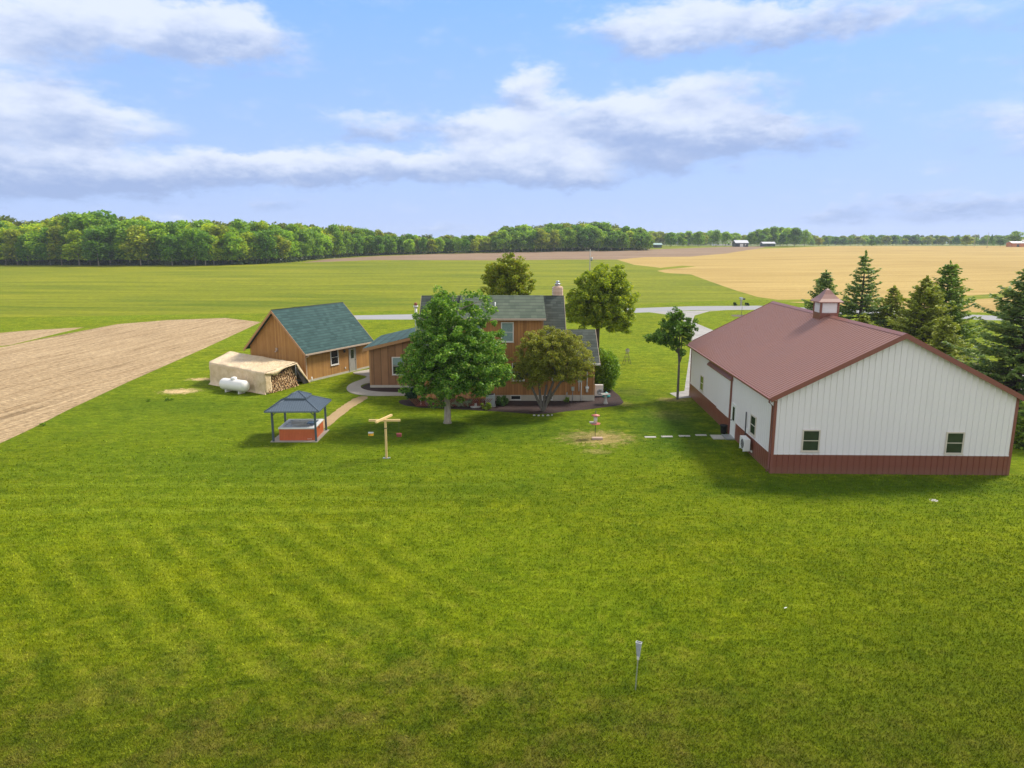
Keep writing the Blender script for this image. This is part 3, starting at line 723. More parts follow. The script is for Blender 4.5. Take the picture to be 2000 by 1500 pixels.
# ------------------------------------------------------------------ garage
def gable_box(W, L, e, pk, z0=0, t=.12):
    """gable walls face -y/+y? no: ridge runs along local x, length L, width W along y"""
    mb = MB(); prof = lambda x: [(x,0,z0),(x,W,z0),(x,W,e),(x,W/2,pk),(x,0,e)]
    mb.slab(prof(0), (t,0,0)); mb.slab(prof(L-t), (t,0,0)); mb.box(t,L-t,0,t,z0,e); mb.box(t,L-t,W-t,W,z0,e)
    return mb
def garage():
    th, W, L, e, pk = 1.087, 6.5, 8.45, 2.78, 5.98
    G = empty('garage', (-17.66, 59.95, 0), th, 'small steep-roofed wooden garage with vertical cedar boards and teal shingles', 'garage')
    gable_box(W, L, e, pk, .18).build('wall', M['cedar_garage'], G)
    f = MB(); f.box(-.02,L+.02,-.02,W+.02,-.05,.178); f.build('foundation', M['block_foundation'], G)
    sl = (pk-e)/(W/2); o = .38; r = MB(); th_ = .09
    for s in (0, 1):
        Y = lambda y: y if s == 0 else W-y
        r.slab([(-o,Y(-o),e-sl*o+.05),(L+o,Y(-o),e-sl*o+.05),(L+o,Y(W/2),pk+.05),(-o,Y(W/2),pk+.05)], (0,0,th_))
    r.build('roof', M['shingle_teal'], G)
    fa = MB()
    for x in (-o-.035, L+o):
        for s in (0, 1):
            Y = lambda y: y if s == 0 else W-y
            fa.slab([(x,Y(-o-.02),e-sl*o-.12),(x,Y(W/2),pk-.12),(x,Y(W/2),pk+.13),(x,Y(-o-.02),e-sl*o+.13)], (.035,0,0))
    pieces(fa, 'fascia', M['fascia_wood'], G)
    rc = MB(); rc.tube([(-o,W/2,pk+.13),(L+o,W/2,pk+.13)], .05, 6); rc.build('ridge_cap', M['shingle_dark'], G)
    g = MB(); g.box(-o, L+o, -o-.12, -o-.005, e-sl*o+.0, e-sl*o+.12); g.build('gutter', M['trim_tan'], G)
    g = MB(); g.tube([(-.05,-o-.06,e-sl*o),(-.05,-o-.06,e-sl*o-.1),(.03,-.06,e-.6),(.03,-.06,.2),(.03,-.3,.06)], .04, 8); g.build('downspout', M['trim_tan'], G)
    c = MB(); c.box(-.03,.1,-.03,-.001,.2,e-.02); c.box(-.03,-.001,.0,.1,.2,e-.02); pieces(c, 'corner_board', M['fascia_wood'], G)
    window(G, (3.1,-.002,1.0), (1,0,0), (0,-1,0), 1.05, 1.4, fw=.09)
    door(G, (5.55,-.004,.12), (1,0,0), (0,-1,0), .98, 2.1, swing=-1)
    l = MB(); l.box(4.85,4.97,-.16,-.001,1.95,2.15); l.box(4.82,5.0,-.2,-.0,2.15,2.18); l.build('lantern', M['dark_plastic'], G)
    l = MB(); l.box(-.12,-.001,3.1,3.3,2.62,2.8); l.tube([(-.06,3.15,2.6),(-.24,3.25,2.45)], .06, 8); l.build('flood_lamp', M['trim_tan'], G)
    l = MB(); l.box(4.95,5.05,-.05,-.001,.45,.58); l.build('outlet_box', M['trim_white'], G)
    l = MB(); l.tube([(.45,-.2,0),(.45,-.2,.45)], .05, 8); tag(l.build('vent_pipe', M['white_plastic'], G))
garage()
m = MB(); m.lathe((-12.45,65.3,.05), [(0,0),(.3,.0),(.34,.1),(.24,.2),(.1,.24),(0,.25)], 14); tag(m.build('planter', M['white_plastic']), 'small round white planter on the walk by the garage door', 'planter')

# ------------------------------------------------------------------ farmhouse
def farmhouse():
    Hs = empty('farmhouse', (0, 52.8, 0), 0, 'cedar-sided farmhouse with green shingled roofs, brick chimney and low side wings', 'house')
    cs = M['cedar_siding']; t = .12
    # main block x -7.05..4.0, depth 0..9.0, ridge at y 4.5
    x0, x1, D, e, pk = -7.05, 3.98, 9.0, 3.35, 7.5
    w = MB()
    prof = lambda x: [(x,0,.45),(x,D,.45),(x,D,e),(x,D/2,pk),(x,0,e)]
    w.slab(prof(x0), (t,0,0)); w.slab(prof(x1-t), (t,0,0)); w.box(x0+t,x1-t,0,t,.45,e); w.box(x0+t,x1-t,D-t,D,.45,e)
    w.build('wall', cs, Hs)
    # dormer: full two-storey face
    d0, d1, de = -3.9, 2.32, 6.28
    w = MB(); sl = (7.45-de)/(D/2)
    w.box(d0,d1,-.012,t,e-.05,de)
    for x in (d0, d1-t): w.slab([(x,t,e),(x,D/2,7.0),(x,D/2,7.42),(x,t,de)], (t,0,0))
    w.build('dormer_wall', cs, Hs)
    f = MB(); f.box(x0-.02,6.27,-.02,D+.02,-.05,.448); f.build('foundation', M['block_foundation'], Hs)
    # extension x 4.0..6.25
    ew, ee, ep, ed = 6.22, 3.05, 4.95, 6.0
    w = MB(); w.slab([(ew-t,0,.45),(ew-t,ed,.45),(ew-t,ed,ee),(ew-t,ed/2,ep),(ew-t,0,ee)], (t,0,0)); w.box(x1,ew-t,-.0,t,.45,ee); w.box(x1,ew-t,ed-t,ed,.45,ee)
    w.build('extension_wall', cs, Hs)
    c = MB(); c.box(ew-.1,ew+.025,-.03,-.001,.45,ee); c.box(ew,ew+.025,0,.1,.45,ee); c.box(d1-.1,d1+.02,-.04,-.013,e+.1,de); pieces(c, 'corner_board', M['fascia_wood'], Hs)
    # roofs
    o = .4; th = .1
    ms = (pk-e)/(D/2)
    r = MB()
    r.slab([(x0-.2,-o,e-ms*o+.05),(d0-.15,-o,e-ms*o+.05),(d0-.15,D/2,pk+.05),(x0-.2,D/2,pk+.05)], (0,0,th))
    r.slab([(d1+.03,-o,e-ms*o+.05),(x1+.18,-o,e-ms*o+.05),(x1+.18,D/2,pk+.05),(d1+.03,D/2,pk+.05)], (0,0,th))
    r.slab([(x0-.2,D+o,e-ms*o+.05),(x1+.18,D+o,e-ms*o+.05),(x1+.18,D/2+.001,pk+.05),(x0-.2,D/2+.001,pk+.05)], (0,0,th))
    r.build('roof', M['shingle_dark'], Hs)
    r = MB(); r.slab([(d0-.2,-o,de-sl*o+.02),(d1+.2,-o,de-sl*o+.02),(d1+.2,D/2+.05,pk+.06),(d0-.2,D/2+.05,pk+.06)], (0,0,.105)); r.build('dormer_roof', M['shingle_grey'], Hs)
    es = (ep-ee)/(ed/2)
    r = MB(); r.slab([(x1+.19,-o,ee-es*o+.05),(ew+.35,-o,ee-es*o+.05),(ew+.35,ed/2,ep+.05),(x1+.001,ed/2,ep+.05),(x1+.001,0.8,ee+es*.8+.05),(x1+.19,.8,ee+es*.8+.05)], (0,0,th))
    r.slab([(x1+.001,ed+o,ee-es*o+.05),(ew+.35,ed+o,ee-es*o+.05),(ew+.35,ed/2+.001,ep+.05),(x1+.001,ed/2+.001,ep+.05)], (0,0,th))
    r.build('extension_roof', M['shingle_dark'], Hs)
    fl = MB(); fl.slab([(d1+.28,0.95,e+ms*.95+.155),(x1-.1,.95,e+ms*.95+.155),(x1-.1,1.35,e+ms*1.35+.155),(d1+.28,1.35,e+ms*1.35+.155)], (0,0,.02)); fl.build('flashing', M['galvanised'], Hs)
    g = MB(); g.box(d0-.2,d1+.2,-o-.13,-o-.003,de-sl*o-.0,de-sl*o+.12); g.build('gutter', M['trim_tan'], Hs)
    g = MB(); g.box(x1+.18,ew+.38,-o-.13,-o-.003,ee-es*o+.02,ee-es*o+.14); g.box(d1+.05,x1+.17,-o-.13,-o-.003,e-ms*o+.02,e-ms*o+.14); pieces(g, 'gutter', M['trim_white'], Hs)
    g = MB(); g.box(d0-.2,d1+.2,-o,-.05,de-sl*o-.02,de-sl*o+.01); g.box(x1+.18,ew+.35,-o,-.02,ee-es*o+.02,ee-es*o+.045); pieces(g, 'soffit', M['fascia_wood'], Hs)
    g = MB()
    for (x,s) in ((ew+.35,1),): g.slab([(x,-o,ee-es*o-.08),(x,ed/2,ep-.08),(x,ed/2,ep+.14),(x,-o,ee-es*o+.14)], (.03,0,0)); g.slab([(x,ed+o,ee-es*o-.08),(x,ed/2,ep-.08),(x,ed/2,ep+.14),(x,ed+o,ee-es*o+.14)], (.03,0,0))
    for x in (x1+.18, x0-.23):
        for s in (0,1):
            Y = lambda y: y if s == 0 else D-y
            g.slab([(x,Y(-o),e-ms*o-.08),(x,Y(D/2),pk-.08),(x,Y(D/2),pk+.14),(x,Y(-o),e-ms*o+.14)], (.03,0,0))
    pieces(g, 'fascia', M['trim_tan'], Hs)
    # windows
    u, n = (1,0,0), (0,-1,0)
    window(Hs, (-.82,-.014,4.5), u, n, .95, 1.5, curtain=(.04, 1.), fw=.08)
    window(Hs, (-3.2,-.014,4.5), u, n, .95, 1.5, curtain=(.04, 1.), fw=.08)
    window(Hs, (.0,-.002,1.55), u, n, .95, 1.35, fw=.08)
    window(Hs, (3.0,-.002,1.6), u, n, .9, 1.2, fw=.08)
    window(Hs, (-5.9,-.002,1.5), u, n, 1.0, 1.3, fw=.08)
    for x in (-.1, 2.3): window(Hs, (x,-.022,.08), u, n, .78, .36, rail=False, fw=.05)
    door(Hs, (-4.2,-.004,.75), u, n, .95, 2.1, 'white_plastic')
    # chimney: eight-sided brick stack behind the ridge with a metal cap
    ch = MB(); cx, cy = 3.68, D/2+.42
    ch.lathe((cx,cy,5.5), [(.44,0),(.44,2.75),(.36,2.85),(.2,2.87),(0,2.87)], 10, False); c_ = ch.build('chimney', M['brick'], Hs)
    k = MB(); k.lathe((cx,cy,8.37), [(.2,0),(.2,.14),(.26,.15),(.26,.2),(.14,.21),(.14,.34),(.2,.35),(.12,.42),(0,.43)], 12); k.build('chimney_cap', M['galvanised'], c_)
    v = MB(); v.tube([(-1.3,2.2,6.7),(-1.3,2.2,7.3)], .05, 8); v.build('vent_pipe', M['white_plastic'], Hs)
    # side annex, single slope rising towards the house
    ax0, ax1, ay0, ay1 = -11.75, x0+.0, 5.0, 12.7
    zl, zr = 3.3, 4.42
    a = MB(); a.slab([(ax0,ay0,.22),(ax1-.002,ay0,.22),(ax1-.002,ay0,zr),(ax0,ay0,zl)], (0,t,0)); a.slab([(ax0,ay1,.22),(ax1-.002,ay1,.22),(ax1-.002,ay1,zr),(ax0,ay1,zl)], (0,t,0))
    a.box(ax0,ax0+t,ay0+t,ay1,.22,zl); a.box(ax1-t,ax1-.002,D+.05,ay1,.22,zr); a.build('annex_wall', M['cedar_annex'], Hs)
    f = MB(); f.box(ax0-.02,ax1-.03,ay0-.02,ay1+.14,-.05,.219); f.build('annex_foundation', M['block_foundation'], Hs)
    k = (zr-zl)/(ax1-ax0); xo = .45
    r = MB(); r.slab([(ax0-xo,ay0-.35,zl-k*xo+.03),(ax1-.24,ay0-.35,zr-k*.24+.03),(ax1-.24,ay1+.4,zr-k*.24+.03),(ax0-xo,ay1+.4,zl-k*xo+.03)], (0,0,.1)); r.build('annex_roof', M['shingle_teal'], Hs)
    f = MB(); f.slab([(ax0-xo-.02,ay0-.385,zl-k*xo-.14),(ax1-.24,ay0-.385,zr-k*.24-.14),(ax1-.24,ay0-.385,zr-k*.24+.11),(ax0-xo-.02,ay0-.385,zl-k*xo+.11)], (0,.034,0)); f.slab([(ax0-xo,ay0-.35,zl-k*xo-.12),(ax0-.01,ay0-.35,zl-.12),(ax0-.01,ay0-.01,zl-.12),(ax0-xo,ay0-.01,zl-k*xo-.12)], (0,0,.03)); pieces(f, 'fascia', M['fascia_wood'], Hs)
    c = MB(); c.box(ax0-.025,ax0+.12,ay0-.028,ay0-.001,.22,zl); pieces(c, 'corner_board', M['fascia_wood'], Hs)
    window(Hs, (-9.9,ay0-.002,1.08), u, n, 1.0, 1.5, curtain=(.55, 1.), fw=.08)
    s = MB(); s.box(-10.52,-10.02,ay0-.04,ay0-.002,1.2,2.7); s.build('shutter', M['cedar_annex'], Hs)
    v = MB(); v.tube([(-8.27,8.4,4.1),(-8.27,8.4,6.35)], .11, 10); v.tube([(-8.27,8.4,6.35),(-8.27,8.4,6.5)], .2, 10); fp = v.build('flue_pipe', M['trim_white'], Hs)
    MB().tube([(-8.27,8.4,6.501),(-8.27,8.4,6.75)], .13, 10).build('flue_cap', M['red_wood'], fp)
    # deck with lattice skirt behind the maple
    dk = MB(); dk.box(-6.9,-1.9,-2.2,-.03,.66,.74)
    for i in range(6): dk.box(-6.9+i*.98,-6.82+i*.98,-2.2,-2.12,.74,1.65)
    dk.box(-6.9,-1.92,-2.2,-2.12,1.65,1.71); d_ = dk.build('deck', M['cedar_siding'], Hs)
    lt = MB()
    for i in range(34):
        xx = -6.95+i*.15
        for sg in (1, -1):
            a0 = Vector((xx, -2.16-.006*sg, .05)); dd = Vector((.58*sg, 0, .58)); lt.obox(a0, dd, (0,.01,0), (-.025*sg,0,.025))
    lt.build('lattice', M['red_wood'], d_)
    # service equipment fixed to the wall
    q = MB(); q.box(4.98,5.3,-.12,-.002,1.45,1.95); q.tube([(5.14,-.14,1.62),(5.14,-.05,1.62)], .1, 12); q.build('electric_meter', M['grey_metal'], Hs)
    q = MB(); q.tube([(5.25,-.08,1.45),(5.25,-.08,0)], .035, 8); q.tube([(5.07,-.08,1.45),(5.07,-.08,.75)], .03, 8); pieces(q, 'conduit', M['trim_white'], Hs)
    q = MB(); q.tube([(5.68,-.1,.7),(5.68,-.1,1.05)], .09, 10); q.tube([(5.68,-.1,1.05),(5.68,-.1,2.6),(5.68,-.58,2.85),(5.68,-.58,3.75)], .05, 8); q.tube([(5.68,-.12,.95),(5.68,-.12,1.12)], .14, 10); q.build('radon_pipe', M['white_plastic'], Hs)
    q = MB(); q.box(4.5,4.72,-.1,-.002,.8,1.1); q.tube([(4.6,-.06,.8),(4.6,-.06,.0)], .02, 6); q.build('junction_box', M['grey_metal'], Hs)
    q = MB(); q.box(4.1,4.2,-.3,-.2,-.02,.72); q.build('faucet_post', M['pole_wood'], Hs)
simple('red_wood', (.26, .075, .05), .8, var=.2)
farmhouse()
def Y0(y): return 52.8+y
# ------------------------------------------------------------------ small things round the house
def condenser():
    o = empty('air_conditioner', (-1.62, 51.1, 0), 0, 'grey air conditioner unit on the mulch between maple and house', 'air conditioner')
    MB().box(-.42,.42,-.42,.42,0,.07).build('pad', M['stone'], o)
    b = MB(); b.box(-.36,.36,-.36,.36,.07,.86); b.build('casing', M['ac_grey'], o, .02)
    g = MB()
    for k in range(9):
        z = .16+k*.07; g.box(-.34,.34,-.372,-.3605,z,z+.03); g.box(.3605,.372,-.34,.34,z,z+.03)
    g.build('grille', M['galvanised'], o)
    t = MB(); t.lathe((0,0,.862), [(.3,0),(.31,.03),(.27,.035),(.1,.045),(0,.05)], 20); t.build('fan_guard', M['dark_plastic'], o)
simple('ac_grey', (.33, .36, .38), .45, .2)
condenser()
def split_unit():
    o = empty('condensing_unit', (6.78, 54.3, 0), 0, 'beige condensing unit with round fan beside the house corner', 'air conditioner')
    b = MB(); b.box(-.32,.32,-.16,.16,.08,.95); b.build('casing', M['trim_white'], o, .015)
    f = MB(); f.lathe((0,0,0), [(0,.0),(.06,0),(.06,.01),(.21,.01),(.24,.0)], 18); fo = f.build('fan_grille', M['grey_metal'], o); fo.rotation_euler = (pi/2,0,0); fo.location = (.05,-.172,.4)
    MB().box(-.3,.3,-.14,.14,0,.08).build('feet', M['dark_plastic'], o)
split_unit()
def bird_bath():
    o = empty('bird_bath', (6.98, 51.75, 0), 0, 'pale stone bird bath with wide bowl at the end of the mulch bed', 'bird bath')
    MB().lathe((0,0,0), [(0,0),(.17,0),(.18,.05),(.13,.12),(.08,.45),(.12,.66),(0,.66)], 16).build('pedestal', M['stone'], o)
    MB().lathe((0,0,.66), [(0,0),(.12,0),(.34,.07),(.36,.1),(.33,.1),(.1,.03),(0,.025)], 22).build('bowl', M['stone'], o)
bird_bath()
m = MB(); m.lathe((7.35,54.2,0), [(0,.0),(.3,0),(.34,.06),(.16,.3),(0,.42)], 12); tag(m.build('hose_pot', M['teal_plastic']), 'teal plastic pot behind the bird bath', 'pot')
m = MB(); m.lathe((-6.22,51.3,0), [(0,0),(.16,0),(.25,.2),(.24,.4),(.1,.5),(.1,.56),(0,.56)], 14); tag(m.build('garden_pot', M['blue_paint']), 'glazed blue garden pot on the mulch under the maple', 'pot')
m = MB(); m.tube([(-6.75,51.35,0),(-6.75,51.35,.55)], .045, 8); m.box(-6.9,-6.6,51.33,51.37,.45,.52); tag(m.build('garden_stake', M['white_plastic']), 'short white garden stake left of the blue pot', 'stake')
m = MB(); m.tube([(-2.45,51.5,0),(-2.42,51.55,1.2)], .035, 8); tag(m.build('yellow_post', M['yellow_paint']), 'thin yellow post next to the air conditioner', 'post')
m = MB(); m.tube([(-2.15,51.6,0),(-2.15,51.6,1.35)], .04, 8); tag(m.build('white_pipe', M['white_plastic']), 'upright white pipe between yellow post and air conditioner', 'pipe')
m = MB(); m.lathe((-2.65,50.7,0), [(0,0),(.4,0),(.42,.08),(.3,.09),(.12,.1),(.1,.3),(0,.3)], 16); tag(m.build('stone_fountain', M['stone']), 'low round stone fountain on the mulch right of the silver plants', 'fountain')
for i, (x, y, r) in enumerate([(1.55,48.05,.12),(1.85,47.98,.15),(2.15,47.97,.13),(2.5,48.0,.14),(2.78,48.1,.10)]):
    m = MB(); m.lathe((0,0,-.02), [(0,0),(r*.9,.0),(r,.06),(r*.7,.13),(0,.15)], 9); o = m.build('edging_stone', M['stone']); o.location = (x,y,0); o.scale = (.85,.6,.7); o.rotation_euler = (0,0,i)
    tag(o, ['leftmost','second','middle','fourth','rightmost'][i]+' pale round stone in the row edging the mulch before the crabapple', 'stone', 'pale stones edging the mulch bed')

def gazebo():
    cx, cy, hw = -13.15, 42.75, 1.28
    G = empty('gazebo', (cx, cy, 0), .02, 'dark blue-grey metal gazebo with two-tier hip roof over the hot tub', 'gazebo')
    for i, (a, b) in enumerate(((-1,-1),(1,-1),(1,1),(-1,1))):
        p = MB(); p.box(a*hw-.055,a*hw+.055,b*hw-.055,b*hw+.055,.01,1.94); p.box(a*hw-.11,a*hw+.11,b*hw-.11,b*hw+.11,0,.025)
        p.build('post', M['gazebo_metal'], G)
        for dx, dy in ((-a,0),(0,-b)):
            q = MB(); q.tube([(a*hw,b*hw,1.58),(a*hw+dx*.36,b*hw+dy*.36,1.92)], .025, 6); q.build('brace', M['gazebo_metal'], G)
    bm = MB(); 
    for s in (-1, 1): bm.box(-hw+.06,hw-.06,s*hw-.03,s*hw+.03,1.86,1.94); bm.box(s*hw-.03,s*hw+.03,-hw+.06,hw-.06,1.86,1.94)
    bm.build('beam', M['gazebo_metal'], G)
    def hip(z0, z1, a, b, name):
        """four ribbed faces from half width a at z0 up to b at z1"""
        r = MB(); vs = [(-a,-a,z0),(a,-a,z0),(a,a,z0),(-a,a,z0),(-b,-b,z1),(b,-b,z1),(b,b,z1),(-b,b,z1)]
        fs = [(0,1,5,4),(1,2,6,5),(2,3,7,6),(3,0,4,7),(4,5,6,7)]; r.add(vs, fs)
        r.add([(v[0],v[1],v[2]-.03) for v in vs], [f[::-1] for f in fs])
        r.box(-a-.012,a+.012,-a-.012,-a+.01,z0-.07,z0+.01); r.box(-a-.012,a+.012,a-.01,a+.012,z0-.07,z0+.01); r.box(-a-.012,-a+.01,-a+.01,a-.01,z0-.07,z0+.01); r.box(a-.01,a+.012,-a+.01,a-.01,z0-.07,z0+.01)
        o = r.build(name, M['gazebo_roof'], G)
        rb = MB(); n = int(2*a/.14)
        for k in range(4):
            R = [(1,0,0,1),(0,-1,1,0),(-1,0,0,-1),(0,1,-1,0)][k]
            T = lambda x, y, z: (x*R[0]+y*R[1], x*R[2]+y*R[3], z)
            for i in range(1, n):
                x = -a+2*a*i/n
                lim = max(b, abs(x)); f = (a-lim)/(a-b)
                if f < .03: continue
                zt = z0+(z1-z0)*f; w = .012
                rb.add([T(x-w,-a,z0+.002),T(x+w,-a,z0+.002),T(x+w,-lim,zt+.002),T(x-w,-lim,zt+.002),T(x-w,-a,z0+.016),T(x+w,-a,z0+.016),T(x+w,-lim,zt+.016),T(x-w,-lim,zt+.016)],
                       [(4,5,6,7),(0,1,5,4),(1,2,6,5),(3,0,4,7)])
        for sx in (-1, 1):
            for sy in (-1, 1): rb.tube([(sx*a,sy*a,z0+.01),(sx*b,sy*b,z1+.01)], .028, 5)
        rb.build('ribs', M['gazebo_metal'], o)
    hip(1.95, 2.50, 1.62, .52, 'lower_roof')
    hip(2.54, 2.86, .64, .03, 'upper_roof')
    m = MB()
    for a in (-.5, .5):
        for b in (-.5, .5): m.box(a-.02,a+.02,b-.02,b+.02,2.46,2.56)
    pieces(m, 'vent_frame', M['gazebo_metal'], G)
    # the slab under it
    sheet('gazebo_slab', [(cx-1.42,cy-1.42),(cx+1.42,cy-1.42),(cx+1.42,cy+1.45),(cx-1.42,cy+1.45)], M['concrete'], .0, .03)
gazebo()
def hot_tub():
    T = empty('hot_tub', (-13.05, 42.72, .031), .02, 'square hot tub with orange-red slatted cabinet and open white shell', 'hot tub')
    a = 1.07
    cb = MB(); k = a-.06; cb.box(-a,a,-a,-k,0,.70); cb.box(-a,a,k,a,0,.70); cb.box(-a,-k,-k,k,0,.70); cb.box(k,a,-k,k,0,.70); cb.build('cabinet', M['tub_cabinet'], T)
    r = MB(); z0, z1 = .702, .80; o, i = 1.11, .88
    def ring(o, i, z0, z1):
        r.box(-o,o,-o,-i,z0,z1); r.box(-o,o,i,o,z0,z1); r.box(-o,-i,-i,i,z0,z1); r.box(i,o,-i,i,z0,z1)
    ring(o, i, z0, z1); r.build('rim', M['tub_rim'], T, .02)
    s = MB(); n = 26; vs = []; fs = []
    for j in range(n+1):
        for k in range(n+1):
            x = -i+2*i*k/n; y = -i+2*i*j/n
            d = max(abs(x), abs(y))/i; w = min(1, (1-d)*7)
            h = -.03-.16*w
            # seats and a foot well
            if (x/.5)**2+((y+.05)/.55)**2 < 1: h -= .22
            h += .025*sin(x*9)*sin(y*8)*w
            h += .05*math.exp(-((x-.12)/.08)**2)*w*(1 if y > -.2 else .2)
            vs.append((x, y, z1+h))
    for j in range(n):
        for k in range(n): fs.append((j*(n+1)+k, j*(n+1)+k+1, (j+1)*(n+1)+k+1, (j+1)*(n+1)+k))
    s.add(vs, fs, True).build('shell', M['tub_acrylic'], T)
    w = MB(); w.box(.30,.86,.02,.60,.725,.775); w.build('control_panel', M['tub_panel'], T)
    e = MB()
    for (x, y) in ((-.8,-.2),(-.8,.3),(-.72,.7),(-.3,.78),(.5,-.7)): e.box(x-.06,x+.06,y-.05,y+.05,.77,.79)
    pieces(e, 'headrest', M['grey_metal'], T)
    l = MB()
    for k, wd in enumerate((.05,.04,.06)): l.box(.62+k*.09,.62+k*.09+wd,-a-.006,-a-.001,.07,.105)
    pieces(l, 'maker_badge', M['trim_white'], T)
    MB().box(a+.001,a+.012,-.1,.12,.48,.6).build('side_vent', M['dark_plastic'], T)
simple('tub_panel', (.03, .05, .07), .2)
hot_tub()

def feeder_post():
    P = empty('feeder_post', (-7.0, 38.1, 0), .02, 'yellow pine post carrying two crossed beams on top', 'post')
    p = MB(); p.box(-.055,.055,-.055,.055,.02,2.12); p.build('post', M['pine_wood'], P)
    MB().box(-.9,.82,-.055,.055,2.121,2.23).build('beam', M['pine_wood'], P)
    o = MB().obox((-.33,-.85,2.231),(.62,1.62,0),(-.1,.04,0),(0,0,.11)).build('beam', M['pine_wood'], P)
    h = MB(); h.box(-.07,.07,-.07,.07,1.72,1.76); h.build('steel_band', M['dark_plastic'], P)
    h = MB(); h.box(-.2,.2,-.1,.1,.0,.03); h.box(-.07,-.056,-.06,.06,.03,.22); h.build('post_anchor', M['galvanised'], P)
    h = MB(); h.tube([(.12,.0,2.12),(.2,0,2.0),(.19,0,1.6)], .012, 6); h.build('hook', M['dark_plastic'], P)
    def hanging(name, x, col, z, lab, house=True):
        f = empty(name, (-7.0+x, 38.1, z), .02, lab, 'bird feeder')
        b = MB(); b.box(-.13,.13,-.08,.08,.03,.16); b.build('box', M[col], f)
        r = MB(); r.slab([(-.14,-.10,.165),(.14,-.10,.165),(.14,0,.22),(-.14,0,.22)], (0,0,.02)); r.slab([(-.14,.10,.165),(.14,.10,.165),(.14,0.001,.22),(-.14,0.001,.22)], (0,0,.02)); r.build('roof', M['grey_metal' if house else col], f)
        w = MB(); w.tube([(0,0,.23),(0,0,2.121-z)], .004, 4); w.build('wire', M['dark_plastic'], f)
        return f
    f = hanging('bird_feeder', -.82, 'yellow_paint', 1.28, 'yellow-orange box bird feeder hanging from the left beam end')
    MB().box(-.08,-.02,-.085,-.0805,.05,.12).build('port', M['red_paint'], f)
    hanging('bird_feeder', .74, 'red_dark', 1.22, 'small dark red bird feeder hanging from the right beam end', False)
simple('red_dark', (.20, .035, .04), .5)
feeder_post()
def tray_feeder():
    o = empty('tray_feeder', (5.12, 42.3, 0), 0, 'two-tier red tray bird feeder on a thin black pole', 'bird feeder')
    MB().tube([(0,0,.1),(0,0,1.72)], .018, 8).build('pole', M['dark_plastic'], o)
    MB().lathe((0,0,1.42), [(0,.07),(.1,.05),(.26,0),(.27,.015),(.1,.07),(0,.1)], 18).build('tray', M['red_salmon'], o)
    MB().lathe((0,0,.88), [(0,0),(.27,0),(.31,.05),(.29,.05),(.26,.02),(0,.02)], 20).build('tray', M['red_salmon'], o)
    MB().box(-.36,-.1,-.05,.2,.935,1.0).build('seed_cake', M['stone'], o)
    MB().tube([(0,0,.93),(0,0,1.36)], .11, 12, True).build('seed_tube', M['seed_clear'], o)
    b = MB(); b.box(-.22,.42,-.16,.14,-.01,.12); tag(b.build('stone_block', M['brick_pink']), 'low pinkish stone block at the foot of the tray feeder', 'block'); b
    bpy.data.objects['stone_block'].location = (5.12, 42.0, 0)
simple('red_salmon', (.55, .17, .13), .5, var=.2); simple('brick_pink', (.42, .30, .24), .85, var=.2, bmp=.01)
simple('seed_clear', (.5, .5, .46), .3, var=.3, scale=20)
tray_feeder()
def windmill():
    o = empty('garden_windmill', (11.35, 69.3, 0), .2, 'small dark metal ornamental windmill frame out on the lawn', 'windmill')
    t = MB()
    for a in (-1,1):
        for b in (-1,1): t.tube([(a*.33,b*.33,0),(a*.06,b*.06,1.3)], .017, 5)
    for z, k in ((.35,.26),(.75,.175),(1.1,.1)):
        c = [(-k,-k,z),(k,-k,z),(k,k,z),(-k,k,z)]
        for i in range(4): t.tube([c[i], c[(i+1)%4]], .012, 4)
    t.build('tower', M['bronze'], o)
    w = MB()
    for k in range(10):
        a = 2*pi*k/10; d = Vector((cos(a), 0, sin(a))); s = Vector((-sin(a), .4, cos(a)))*.05
        w.add([Vector((0,-.08,1.4))+d*.05-s*.4, Vector((0,-.08,1.4))+d*.05+s*.4, Vector((0,-.08,1.4))+d*.22+s, Vector((0,-.08,1.4))+d*.22-s], [(0,1,2,3)])
    w.tube([(0,-.1,1.4),(0,.1,1.4)], .03, 8); w.build('wheel', M['pole_wood'], o)
    MB().box(-.006,.006,.1,.35,1.33,1.5).build('tail', M['pole_wood'], o)
simple('bronze', (.12, .09, .06), .6, .3)
windmill()
def rain_gauge():
    o = empty('rain_gauge', (3.32, 17.15, 0), -.5, 'clear rain gauge on a thin grey metal stake in the near lawn', 'rain gauge')
    p = MB(); p.obox((-.012,-.012,0),(.024,0,0),(0,.024,0),(.05,0,1.25)); p.build('stake', M['galvanised'], o)
    g = MB(); vs = []
    top, bot = 1.42, 1.0
    for z, w, d in ((bot,.035,.025),(top,.075,.05)): vs += [(.05-w,-.02-d*.6,z),(.05+w,-.02-d*.6,z),(.05+w,-.02+d,z),(.05-w,-.02+d,z)]
    g.add(vs, [(0,3,2,1),(0,1,5,4),(1,2,6,5),(2,3,7,6),(3,0,4,7)]); g.build('tube', M['gauge'], o)
    r = MB(); r.box(-.028,.128,-.052,-.046,1.415,1.43); r.box(-.028,.128,.032,.038,1.415,1.43); r.box(-.03,-.024,-.052,.038,1.415,1.43); r.box(.124,.13,-.052,.038,1.415,1.43); r.build('rim', M['white_plastic'], o)
    MB().box(.02,.08,-.045,-.03,.93,1.02).build('clip', M['trim_white'], o)
simple('gauge', (.34, .36, .40), .12, var=.4, scale=18)
rain_gauge()
m = MB(); m.lathe((19.7,31.5,0), [(0,.02),(.16,.015),(.19,0)], 12); tag(m.build('drain_cover', M['stone']), 'pale round drain cover lying in the lawn before the barn', 'drain cover')
